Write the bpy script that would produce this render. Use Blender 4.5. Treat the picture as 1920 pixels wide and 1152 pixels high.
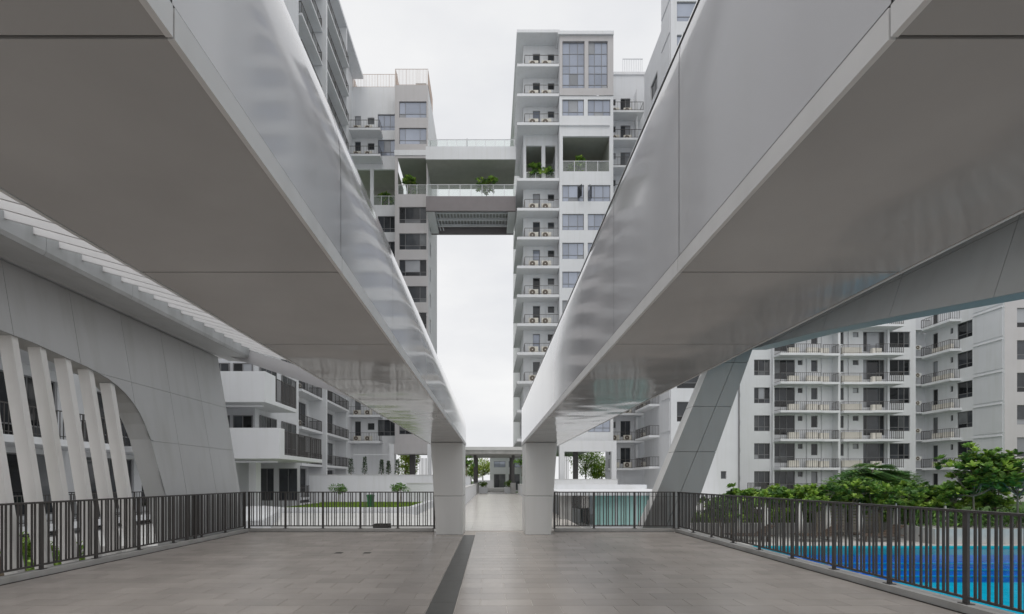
import bpy, math, random
from mathutils import Vector, Matrix
random.seed(7)
R = math.radians
for o in list(bpy.data.objects): bpy.data.objects.remove(o)
scene = bpy.context.scene
COL = scene.collection

# ------------------------------------------------------------------ camera
CAM_H, FPX, VX, VY = 1.42, 907.0, 920.0, 900.0
cam = bpy.data.cameras.new('camera')
cam.sensor_width = 36.0; cam.sensor_fit = 'HORIZONTAL'
cam.lens = FPX / 1920 * 36
cam.shift_x = (960 - VX) / 1920
cam.shift_y = (VY - 576) / 1920
cam.clip_start = 0.05; cam.clip_end = 5000
camo = bpy.data.objects.new('camera', cam); COL.objects.link(camo)
camo.location = (0, 0, CAM_H); camo.rotation_euler = (R(90), 0, 0)
scene.camera = camo

# ------------------------------------------------------------------ overcast sky
SUN_EL, SUN_AZ = R(70), R(205)          # behind the camera, a little to the left
world = bpy.data.worlds.new('World'); scene.world = world; world.use_nodes = True
wn, wl = world.node_tree.nodes, world.node_tree.links
wn.clear()
out = wn.new('ShaderNodeOutputWorld'); bg = wn.new('ShaderNodeBackground')
sky = wn.new('ShaderNodeTexSky'); sky.sky_type = 'NISHITA'; sky.sun_disc = False
sky.sun_elevation = SUN_EL; sky.sun_rotation = SUN_AZ; sky.dust_density = 4; sky.air_density = 1.0
hs = wn.new('ShaderNodeHueSaturation'); hs.inputs['Saturation'].default_value = 0.15
tc = wn.new('ShaderNodeTexCoord')
mp = wn.new('ShaderNodeMapping'); mp.inputs['Scale'].default_value = (1.3, 1.3, 3.4)
nz = wn.new('ShaderNodeTexNoise'); nz.inputs['Scale'].default_value = 2.3; nz.inputs['Detail'].default_value = 7; nz.inputs['Roughness'].default_value = 0.5
rp = wn.new('ShaderNodeValToRGB')
rp.color_ramp.elements[0].position = 0.33; rp.color_ramp.elements[0].color = (8.35, 8.47, 8.75, 1)
rp.color_ramp.elements[1].position = 0.66; rp.color_ramp.elements[1].color = (9.85, 9.87, 9.88, 1)
mix = wn.new('ShaderNodeMixRGB'); mix.inputs['Fac'].default_value = 0.93
wl.new(sky.outputs['Color'], hs.inputs['Color'])
wl.new(tc.outputs['Generated'], mp.inputs['Vector']); wl.new(mp.outputs['Vector'], nz.inputs['Vector'])
wl.new(nz.outputs['Fac'], rp.inputs['Fac'])
wl.new(hs.outputs['Color'], mix.inputs['Color1']); wl.new(rp.outputs['Color'], mix.inputs['Color2'])
wl.new(mix.outputs['Color'], bg.inputs['Color']); bg.inputs['Strength'].default_value = 0.1
wl.new(bg.outputs['Background'], out.inputs['Surface'])

sun = bpy.data.lights.new('sun', 'SUN'); sun.energy = 1.5; sun.angle = R(40); sun.color = (1, 0.97, 0.93)
suno = bpy.data.objects.new('sun', sun); COL.objects.link(suno)
d = Vector((math.cos(SUN_EL) * math.sin(SUN_AZ), math.cos(SUN_EL) * math.cos(SUN_AZ), math.sin(SUN_EL)))
suno.rotation_euler = d.to_track_quat('Z', 'Y').to_euler(); suno.location = d * 80

scene.view_settings.view_transform = 'Standard'; scene.view_settings.look = 'None'
scene.view_settings.exposure = 0.0; scene.view_settings.gamma = 1.0
scene.view_settings.use_curve_mapping = False
scene.render.engine = 'CYCLES'
scene.cycles.max_bounces = 8; scene.cycles.transparent_max_bounces = 10

# ------------------------------------------------------------------ materials
MATS = {}
def mat(name, col, rough=0.5, spec=0.5, metal=0.0, var=0.06, scale=1.5, bump=0.0, bscale=30.0, streak=0.0,
        island=0.0, coat=0.0, grime=0.0, wave=0.0, wscale=1.0):
    m = bpy.data.materials.new(name); m.use_nodes = True
    nt = m.node_tree; N, L = nt.nodes, nt.links
    b = N['Principled BSDF']
    b.inputs['Roughness'].default_value = rough; b.inputs['Metallic'].default_value = metal
    b.inputs['Specular IOR Level'].default_value = spec
    if coat: b.inputs['Coat Weight'].default_value = coat; b.inputs['Coat Roughness'].default_value = 0.08
    geo = N.new('ShaderNodeNewGeometry')
    n1 = N.new('ShaderNodeTexNoise'); n1.inputs['Scale'].default_value = scale; n1.inputs['Detail'].default_value = 6
    L.new(geo.outputs['Position'], n1.inputs['Vector'])
    cr = N.new('ShaderNodeValToRGB')
    c0 = [max(0, c * (1 - var)) for c in col]; c1 = [min(1, c * (1 + var)) for c in col]
    cr.color_ramp.elements[0].color = (*c0, 1); cr.color_ramp.elements[1].color = (*c1, 1)
    cr.color_ramp.elements[0].position = 0.3; cr.color_ramp.elements[1].position = 0.7
    L.new(n1.outputs['Fac'], cr.inputs['Fac'])
    last = cr.outputs['Color']
    if streak or grime:
        mp_ = N.new('ShaderNodeMapping'); mp_.inputs['Scale'].default_value = (2.2, 2.2, 0.12)
        L.new(geo.outputs['Position'], mp_.inputs['Vector'])
        n2 = N.new('ShaderNodeTexNoise'); n2.inputs['Scale'].default_value = 1.6; n2.inputs['Detail'].default_value = 8
        L.new(mp_.outputs['Vector'], n2.inputs['Vector'])
        r2 = N.new('ShaderNodeValToRGB')
        r2.color_ramp.elements[0].position = 0.5; r2.color_ramp.elements[0].color = (1, 1, 1, 1)
        v = 1 - max(streak, grime); r2.color_ramp.elements[1].position = 0.75; r2.color_ramp.elements[1].color = (v, v, v * 0.98, 1)
        L.new(n2.outputs['Fac'], r2.inputs['Fac'])
        mx = N.new('ShaderNodeMixRGB'); mx.blend_type = 'MULTIPLY'; mx.inputs['Fac'].default_value = 1
        L.new(last, mx.inputs['Color1']); L.new(r2.outputs['Color'], mx.inputs['Color2']); last = mx.outputs['Color']
    if island:
        mr = N.new('ShaderNodeMapRange'); mr.inputs['To Min'].default_value = 1 - island; mr.inputs['To Max'].default_value = 1 + island
        oi = N.new('ShaderNodeObjectInfo')
        ad = N.new('ShaderNodeMath'); ad.operation = 'ADD'
        L.new(geo.outputs['Random Per Island'], ad.inputs[0]); L.new(oi.outputs['Random'], ad.inputs[1])
        fr = N.new('ShaderNodeMath'); fr.operation = 'FRACT'; L.new(ad.outputs[0], fr.inputs[0])
        L.new(fr.outputs[0], mr.inputs['Value'])
        mx = N.new('ShaderNodeMixRGB'); mx.blend_type = 'MULTIPLY'; mx.inputs['Fac'].default_value = 1
        L.new(last, mx.inputs['Color1']); L.new(mr.outputs['Result'], mx.inputs['Color2']); last = mx.outputs['Color']
    L.new(last, b.inputs['Base Color'])
    nrm = None
    if bump:
        n3 = N.new('ShaderNodeTexNoise'); n3.inputs['Scale'].default_value = bscale; n3.inputs['Detail'].default_value = 4
        L.new(geo.outputs['Position'], n3.inputs['Vector'])
        bp = N.new('ShaderNodeBump'); bp.inputs['Strength'].default_value = bump; bp.inputs['Distance'].default_value = 0.02
        L.new(n3.outputs['Fac'], bp.inputs['Height']); nrm = bp.outputs['Normal']
    if wave:
        n4 = N.new('ShaderNodeTexNoise'); n4.inputs['Scale'].default_value = wscale; n4.inputs['Detail'].default_value = 1
        L.new(geo.outputs['Position'], n4.inputs['Vector'])
        bp = N.new('ShaderNodeBump'); bp.inputs['Strength'].default_value = 1.0; bp.inputs['Distance'].default_value = wave
        L.new(n4.outputs['Fac'], bp.inputs['Height'])
        if nrm: L.new(nrm, bp.inputs['Normal'])
        nrm = bp.outputs['Normal']
    if nrm: L.new(nrm, b.inputs['Normal'])
    MATS[name] = m
    return m

mat('white_paint', (0.715, 0.725, 0.745), 0.6, 0.35, var=0.03, scale=0.5, streak=0.06, bump=0.05)
mat('soft_white', (0.655, 0.665, 0.69), 0.6, 0.35, var=0.03, scale=0.6, streak=0.06, bump=0.05)
mat('taupe_paint', (0.50, 0.485, 0.49), 0.6, 0.35, var=0.03, scale=0.6, streak=0.05)
mat('dark_taupe', (0.22, 0.20, 0.205), 0.6, 0.35, var=0.04)
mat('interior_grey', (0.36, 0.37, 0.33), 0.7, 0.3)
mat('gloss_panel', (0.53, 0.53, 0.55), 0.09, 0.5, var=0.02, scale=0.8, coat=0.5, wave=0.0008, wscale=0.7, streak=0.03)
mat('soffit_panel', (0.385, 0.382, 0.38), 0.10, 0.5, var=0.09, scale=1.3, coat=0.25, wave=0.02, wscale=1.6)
mat('edge_trim', (0.66, 0.66, 0.66), 0.4, 0.5, var=0.05, streak=0.18, scale=3)
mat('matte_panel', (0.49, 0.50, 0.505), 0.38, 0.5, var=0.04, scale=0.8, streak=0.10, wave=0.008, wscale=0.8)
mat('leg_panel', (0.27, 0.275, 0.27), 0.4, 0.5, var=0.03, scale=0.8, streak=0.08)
mat('column_panel', (0.68, 0.68, 0.67), 0.4, 0.5, var=0.03, scale=0.8, streak=0.06)
mat('fin_paint', (0.80, 0.79, 0.775), 0.55, 0.4, var=0.04, scale=1.2, streak=0.10)
mat('fascia_metal', (0.44, 0.46, 0.47), 0.3, 0.5, var=0.10, scale=1.6, streak=0.2)
mat('louvre_paint', (0.78, 0.78, 0.79), 0.45, 0.4, var=0.03)
mat('joint_grey', (0.20, 0.195, 0.19), 0.8, 0.2, var=0.3, scale=9)
mat('joint_dark', (0.10, 0.10, 0.10), 0.8, 0.2)
mat('rail_bronze', (0.065, 0.060, 0.058), 0.42, 0.5, var=0.12, scale=6)
mat('window_frame', (0.19, 0.19, 0.195), 0.45, 0.5)
mat('glass_tower', (0.34, 0.37, 0.44), 0.08, 0.6, metal=0.35, var=0.12, scale=0.35, island=0.12, wave=0.01, wscale=0.6)
mat('glass_dark', (0.034, 0.037, 0.042), 0.05, 0.5, var=0.3, scale=0.8, island=0.8, wave=0.010, wscale=0.7)
mat('glass_blind', (0.30, 0.31, 0.33), 0.12, 0.5, var=0.15, scale=0.5, island=0.3)
mat('glass_mid', (0.10, 0.105, 0.11), 0.06, 0.5, var=0.3, scale=0.8, island=0.5)
mat('tile', (0.385, 0.35, 0.322), 0.26, 0.5, var=0.10, scale=1.4, island=0.09, bump=0.03, bscale=25)
mat('tile_lit', (0.62, 0.59, 0.55), 0.22, 0.5, var=0.06, scale=2.2, island=0.05)  # same tile as the terrace, coloured lighter to hold the open-sky light
mat('grout', (0.62, 0.58, 0.54), 0.8, 0.2)
mat('drain_strip', (0.105, 0.105, 0.10), 0.45, 0.4, var=0.08, scale=5)
mat('concrete', (0.42, 0.415, 0.405), 0.75, 0.3, var=0.10, scale=2.5, streak=0.15, bump=0.1)
mat('pale_concrete', (0.62, 0.62, 0.61), 0.7, 0.3, var=0.06, scale=1.0)
mat('slot_dark', (0.03, 0.028, 0.026), 0.8, 0.2)
mat('ac_casing', (0.70, 0.67, 0.60), 0.5, 0.4)
mat('ac_fan', (0.13, 0.105, 0.085), 0.5, 0.4)
mat('ac_white', (0.75, 0.75, 0.74), 0.5, 0.4)
mat('post_dark', (0.09, 0.085, 0.085), 0.5, 0.4)
mat('bark', (0.20, 0.17, 0.13), 0.8, 0.2, var=0.2, scale=8)
mat('grass', (0.20, 0.26, 0.05), 0.8, 0.2, var=0.2, scale=4)
mat('garden_green', (0.055, 0.10, 0.03), 0.9, 0.1, var=0.4, scale=3)
mat('bin_green', (0.03, 0.16, 0.06), 0.4, 0.5)
mat('lounger_wood', (0.10, 0.075, 0.06), 0.6, 0.3, var=0.15, scale=8)
mat('screen_beige', (0.40, 0.36, 0.31), 0.7, 0.3, var=0.1)
mat('parasol_cloth', (0.72, 0.69, 0.65), 0.8, 0.2)
mat('pool_tile', (0.01, 0.38, 0.52), 0.9, 0.0, var=0.12, scale=3)
mat('pool_blue', (0.015, 0.20, 0.60), 0.9, 0.0, var=0.2, scale=3)
mat('pool_teal', (0.02, 0.36, 0.42), 0.9, 0.0, var=0.1, scale=3)
mat('soil', (0.09, 0.07, 0.05), 0.9, 0.1, var=0.2, scale=6)
mat('trellis_rust', (0.52, 0.43, 0.38), 0.6, 0.3)
mat('door_brown', (0.25, 0.12, 0.07), 0.5, 0.3)

def leafmat(name, col, var=0.35):
    m = mat(name, col, 0.42, 0.4, var=0.15, scale=3, island=var)
    nt = m.node_tree; N, L = nt.nodes, nt.links
    b = N['Principled BSDF']
    tr = N.new('ShaderNodeBsdfTranslucent'); ms = N.new('ShaderNodeMixShader'); ms.inputs['Fac'].default_value = 0.28
    src = b.inputs['Base Color'].links[0].from_socket
    L.new(src, tr.inputs['Color']); L.new(b.outputs[0], ms.inputs[1]); L.new(tr.outputs[0], ms.inputs[2])
    L.new(ms.outputs[0], N['Material Output'].inputs['Surface'])
leafmat('leaf_mid', (0.16, 0.29, 0.055)); leafmat('leaf_dark', (0.07, 0.15, 0.035)); leafmat('leaf_deep', (0.022, 0.052, 0.018))
leafmat('leaf_bright', (0.25, 0.38, 0.06)); leafmat('leaf_yellow', (0.30, 0.36, 0.05)); leafmat('leaf_feather', (0.13, 0.27, 0.09))

def glassmix(name, tint, gl=0.12, rough=0.03, wave=0.0, wscale=4, body=None, bodyfac=0.0):
    m = bpy.data.materials.new(name); m.use_nodes = True
    N, L = m.node_tree.nodes, m.node_tree.links; N.clear()
    o = N.new('ShaderNodeOutputMaterial'); t = N.new('ShaderNodeBsdfTransparent'); t.inputs['Color'].default_value = (*tint, 1)
    g = N.new('ShaderNodeBsdfGlossy'); g.inputs['Roughness'].default_value = rough
    f = N.new('ShaderNodeFresnel'); f.inputs['IOR'].default_value = 1.07 if wave else 1.5
    mx = N.new('ShaderNodeMixShader')
    if wave:
        geo = N.new('ShaderNodeNewGeometry'); n = N.new('ShaderNodeTexNoise'); n.inputs['Scale'].default_value = wscale; n.inputs['Detail'].default_value = 3
        bp = N.new('ShaderNodeBump'); bp.inputs['Distance'].default_value = wave; bp.inputs['Strength'].default_value = 1
        L.new(geo.outputs['Position'], n.inputs['Vector']); L.new(n.outputs['Fac'], bp.inputs['Height'])
        L.new(bp.outputs['Normal'], g.inputs['Normal']); L.new(bp.outputs['Normal'], f.inputs['Normal'])
    src = t.outputs[0]
    if body:
        df = N.new('ShaderNodeBsdfDiffuse'); df.inputs['Color'].default_value = (*body, 1)
        m2 = N.new('ShaderNodeMixShader'); m2.inputs['Fac'].default_value = bodyfac
        L.new(src, m2.inputs[1]); L.new(df.outputs[0], m2.inputs[2]); src = m2.outputs[0]
    L.new(f.outputs[0], mx.inputs['Fac']); L.new(src, mx.inputs[1]); L.new(g.outputs[0], mx.inputs[2])
    L.new(mx.outputs[0], o.inputs['Surface']); MATS[name] = m
glassmix('glass_clear', (0.95, 0.975, 0.965), body=(0.75, 0.80, 0.78), bodyfac=0.06)
glassmix('glass_teal', (0.45, 0.85, 0.80), body=(0.50, 0.80, 0.76), bodyfac=0.8)
glassmix('water', (0.62, 0.93, 0.98), rough=0.02, wave=0.012, wscale=3.0)

# ------------------------------------------------------------------ mesh helpers
CACHE = {}
WLOC = {}
def link(name, me, parent=None, loc=(0, 0, 0), rot=0.0):
    o = bpy.data.objects.new(name, me); COL.objects.link(o)
    if parent is not None: o.parent = parent
    o.location = loc; o.rotation_euler = (0, 0, rot)
    return o
def tag(o, label, cat, group=None):
    o['label'] = label; o['category'] = cat
    if group: o['group'] = group
    return o
def thing(name, label, cat, loc=(0, 0, 0), rot=0.0, group=None):
    return tag(link(name, None, None, loc, rot), label, cat, group)
def structure(o): o['kind'] = 'structure'; return o
def stuff(o): o['kind'] = 'stuff'; return o

def wpos(o):
    p = Vector((0, 0, 0)); 
    while o is not None: p += Vector(o.location); o = o.parent
    return p

class MB:
    def __init__(s): s.v = []; s.f = []; s.mi = []; s.cur = 0
    def quad(s, a, b, c, d_):
        n = len(s.v); s.v += [tuple(a), tuple(b), tuple(c), tuple(d_)]; s.f.append((n, n+1, n+2, n+3)); s.mi.append(s.cur)
    def poly(s, pts):
        n = len(s.v); s.v += [tuple(p) for p in pts]; s.f.append(tuple(range(n, n+len(pts)))); s.mi.append(s.cur)
    def box(s, x0, x1, y0, y1, z0, z1):
        n = len(s.v)
        s.v += [(x0,y0,z0),(x1,y0,z0),(x1,y1,z0),(x0,y1,z0),(x0,y0,z1),(x1,y0,z1),(x1,y1,z1),(x0,y1,z1)]
        for f in ((3,2,1,0),(4,5,6,7),(0,1,5,4),(1,2,6,5),(2,3,7,6),(3,0,4,7)):
            s.f.append(tuple(n+i for i in f)); s.mi.append(s.cur)
    def hexa(s, p):          # 8 points, bottom ring then top ring
        n = len(s.v); s.v += [tuple(q) for q in p]
        for f in ((3,2,1,0),(4,5,6,7),(0,1,5,4),(1,2,6,5),(2,3,7,6),(3,0,4,7)):
            s.f.append(tuple(n+i for i in f)); s.mi.append(s.cur)
    def prism(s, poly, axis, a0, a1):   # poly in the two other axes, extruded along axis
        def pt(q, a):
            return (a, q[0], q[1]) if axis == 0 else (q[0], a, q[1]) if axis == 1 else (q[0], q[1], a)
        n = len(s.v); k = len(poly)
        s.v += [pt(q, a0) for q in poly] + [pt(q, a1) for q in poly]
        s.f.append(tuple(range(n, n+k))); s.f.append(tuple(range(n+2*k-1, n+k-1, -1))); s.mi += [s.cur, s.cur]
        for i in range(k):
            j = (i+1) % k; s.f.append((n+i, n+k+i, n+k+j, n+j)); s.mi.append(s.cur)
    def tube(s, pts, rad, seg=8):
        rings = []
        for i, p in enumerate(pts):
            p = Vector(p)
            t = (Vector(pts[min(i+1, len(pts)-1)]) - Vector(pts[max(i-1, 0)])).normalized()
            a = t.orthogonal().normalized(); b = t.cross(a)
            r = rad[i] if isinstance(rad, (list, tuple)) else rad
            n = len(s.v)
            s.v += [tuple(p + r*(math.cos(2*math.pi*j/seg)*a + math.sin(2*math.pi*j/seg)*b)) for j in range(seg)]
            rings.append(n)
        # keep ring orientation consistent
        for q in range(len(rings)-1):
            n0, n1 = rings[q], rings[q+1]
            best = min(range(seg), key=lambda sh: sum((Vector(s.v[n0+j]) - Vector(s.v[n1+(j+sh) % seg])).length for j in range(seg)))
            for j in range(seg):
                s.f.append((n0+j, n0+(j+1) % seg, n1+(j+1+best) % seg, n1+(j+best) % seg)); s.mi.append(s.cur)
        s.f.append(tuple(rings[0]+j for j in range(seg))); s.f.append(tuple(rings[-1]+j for j in range(seg))); s.mi += [s.cur, s.cur]
    def mesh(s, name, mats, smooth=False):
        me = bpy.data.meshes.new(name); me.from_pydata(s.v, [], s.f)
        if isinstance(mats, str): mats = [mats]
        for m in mats: me.materials.append(MATS[m])
        if len(mats) > 1: me.polygons.foreach_set('material_index', s.mi)
        if smooth: me.polygons.foreach_set('use_smooth', [True]*len(me.polygons))
        me.update(); return me
    def build(s, name, mats, parent=None, loc=(0, 0, 0), rot=0.0, smooth=False):
        return link(name, s.mesh(name, mats, smooth), parent, loc, rot)

def boxmesh(dx, dy, dz, m):
    k = ('b', round(dx, 4), round(dy, 4), round(dz, 4), m)
    if k not in CACHE:
        b = MB(); b.box(-dx/2, dx/2, -dy/2, dy/2, -dz/2, dz/2); CACHE[k] = b.mesh('block', m)
    return CACHE[k]
def box(name, x0, x1, y0, y1, z0, z1, m, parent=None):
    """box in world axes; an unrotated parent's location is taken off"""
    p = wpos(parent) if parent is not None else Vector((0, 0, 0))
    return link(name, boxmesh(x1-x0, y1-y0, z1-z0, m), parent, Vector(((x0+x1)/2, (y0+y1)/2, (z0+z1)/2)) - p)

def fitx(px, Y): return (px - VX) * Y / FPX
def fitz(py, Y): return CAM_H + (VY - py) * Y / FPX

# ================================================================== GROUND
g = MB(); g.quad((-900, -300, -3.2), (900, -300, -3.2), (900, 1500, -3.2), (-900, 1500, -3.2))
structure(g.build('ground', 'concrete'))
structure(box('far_garden', -200, 200, 62.02, 600, -3.1, -0.43, 'garden_green'))

# ---- terrace floor: slab with single tiles
TX0, TX1, TY0, TY1 = -6.57, 5.00, -4.0, 13.16
terrace = structure(box('terrace_floor', -6.78, 5.3, TY0, 13.4, -0.35, -0.0055, 'grout'))
TL, TW, TG, TT = 0.6, 0.3, 0.006, 0.005
tile_me = {}
tiles = []
n = 0
y = 5.455 - 0.3 * 31
row = 0
while y < TY1 - 0.02:
    y1 = min(y + TW, TY1)
    off = 0.178 if row % 2 == 0 else -0.122
    for (a, b) in ((TX0, -0.70), (-0.394, TX1)):
        o_ = off if a > -1 else off + 0.11
        x = o_ + TL * math.floor((a - o_) / TL)
        while x < b - 1e-4:
            xa, xb = max(x, a), min(x + TL, b)
            if xb - xa > 0.02: tiles.append((xa + TG/2, xb - TG/2, y + TG/2, y1 - TG/2))
            x += TL
    y += TW; row += 1
def inview(t):
    x, yy = (t[0]+t[1])/2, (t[2]+t[3])/2
    if yy < 5.1: return False
    return -100 < VX + FPX * x / yy < 2020
near = sorted([t for t in tiles if inview(t)], key=lambda t: t[2])[:298]
ns = set(near)
tp = wpos(terrace)
for t in near:
    box('tile', t[0], t[1], t[2], t[3], -TT, 0.0, 'tile', terrace)
fb = MB()
for t in tiles:
    if t not in ns: fb.box(t[0]-tp.x, t[1]-tp.x, t[2]-tp.y, t[3]-tp.y, -TT-tp.z, -tp.z)
stuff(fb.build('tile_field', 'tile', terrace))
for x in (-2.95, -2.40):
    box('floor_drain', x-0.07, x+0.07, 9.33, 9.47, -0.004, 0.002, 'slot_dark', terrace)
yy = TY0
while yy < 12.45:
    box('drain_cover', -0.695, -0.399, yy, min(yy + 1.2, 12.45) - 0.004, -0.005, 0.001, 'drain_strip', terrace); yy += 1.2

# ---- walkway to the towers
walk = structure(box('walkway', -1.5, 2.75, 13.42, 62, -0.35, -0.012, 'grout'))
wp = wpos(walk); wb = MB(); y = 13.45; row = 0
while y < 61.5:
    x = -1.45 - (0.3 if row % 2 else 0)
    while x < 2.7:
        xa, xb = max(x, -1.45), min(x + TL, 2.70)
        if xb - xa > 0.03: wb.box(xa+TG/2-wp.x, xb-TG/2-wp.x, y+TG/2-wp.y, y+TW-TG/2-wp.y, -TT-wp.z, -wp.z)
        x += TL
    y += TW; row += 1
stuff(wb.build('tile_field', 'tile_lit', walk))

# ---- lower grounds round the terrace
structure(box('podium_roof', -15.0, -1.52, 13.42, 62, -0.9, -0.42, 'pale_concrete'))
structure(box('garden_lawn', 21.02, 60, 27.0, 48.8, -1.0, -0.6, 'garden_green'))
structure(box('courtyard', 2.77, 21, 27.0, 62, -1.0, -0.25, 'pale_concrete'))
structure(box('planting_bed', -14.9, -6.80, -8, 13.38, -0.95, -0.7, 'soil'))

# ================================================================== KERBS and RAILINGS
def kerb(name, label, x0, x1, y0, y1, slot):
    t = thing(name, label, 'kerb', ((x0+x1)/2, (y0+y1)/2, 0))
    box('kerb_stone', x0, x1, y0, y1, -0.2, 0.085, 'concrete', t)
    box('drain_slot', *slot, -0.008, 0.006, 'slot_dark', t)
kerb('kerb', 'grey concrete kerb under the right-hand railing beside the pool', 5.03, 5.26, -3, 13.40, (5.003, 5.028, -3, 13.12))
kerb('kerb', 'grey concrete kerb under the left-hand railing beside the slanted fins', -6.78, -6.60, -3, 13.40, (-6.597, -6.573, -3, 13.12))
kerb('kerb', 'grey concrete kerb under the back railing in front of the lawn', -6.59, -1.56, 13.19, 13.41, (-6.56, -1.45, 13.165, 13.187))
kerb('kerb', 'grey concrete kerb under the back railing in front of the teal glass', 1.75, 5.02, 13.19, 13.41, (1.60, 4.99, 13.165, 13.187))

def railing(label, p0, p1, posts_at=None, extra=()):
    """p0, p1 plan points; 12 upright bars a metre in groups of three between flat posts"""
    a, b = Vector((*p0, 0)), Vector((*p1, 0)); L_ = (b - a).length; ang = math.atan2(b.y-a.y, b.x-a.x)
    t = thing('railing', label, 'railing', a, ang, 'dark bronze railings round the terrace')
    def bx(name, x0, x1, w, z0, z1): 
        return link(name, boxmesh(x1-x0, w, z1-z0, 'rail_bronze'), t, ((x0+x1)/2, 0, (z0+z1)/2))
    bx('top_rail', 0, L_, 0.062, 1.068, 1.095)
    bx('bottom_rail', 0, L_, 0.034, 0.142, 0.168)
    n = max(1, round(L_ / 1.0)); st = L_ / n
    for i in range(n + 1):
        x = min(max(i * st, 0.03), L_ - 0.03)
        p = bx('post', x-0.027, x+0.027, 0.03, 0.08, 1.067); bx_ = link('base_plate', boxmesh(0.11, 0.09, 0.012, 'rail_bronze'), p, (0, 0, -0.4865))
    pat = [0.10, 0.05, 0.09, 0.075, 0.047, 0.10, 0.073, 0.054, 0.093, 0.07, 0.05, 0.092]
    for i in range(n):
        x = i * st
        for q in pat:
            x += q * st * 0.985
            bx('baluster', x-0.0115, x+0.0115, 0.016, 0.169, 1.067)
    for x in extra: bx('post', x-0.04, x+0.04, 0.04, 0.08, 1.066)
    return t
railing('long dark railing on the right of the terrace in front of the blue pool', (5.12, 13.22), (5.12, -1.8))
railing('long dark railing on the left of the terrace before the slanted white fins', (-6.70, 13.22), (-6.70, -1.8), extra=(2.25, 2.55))
railing('dark railing across the back left of the terrace in front of the lawn', (-6.66, 13.28), (-1.52, 13.28))
railing('short dark railing across the back right of the terrace before the teal glass', (1.72, 13.28), (5.06, 13.28))

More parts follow.
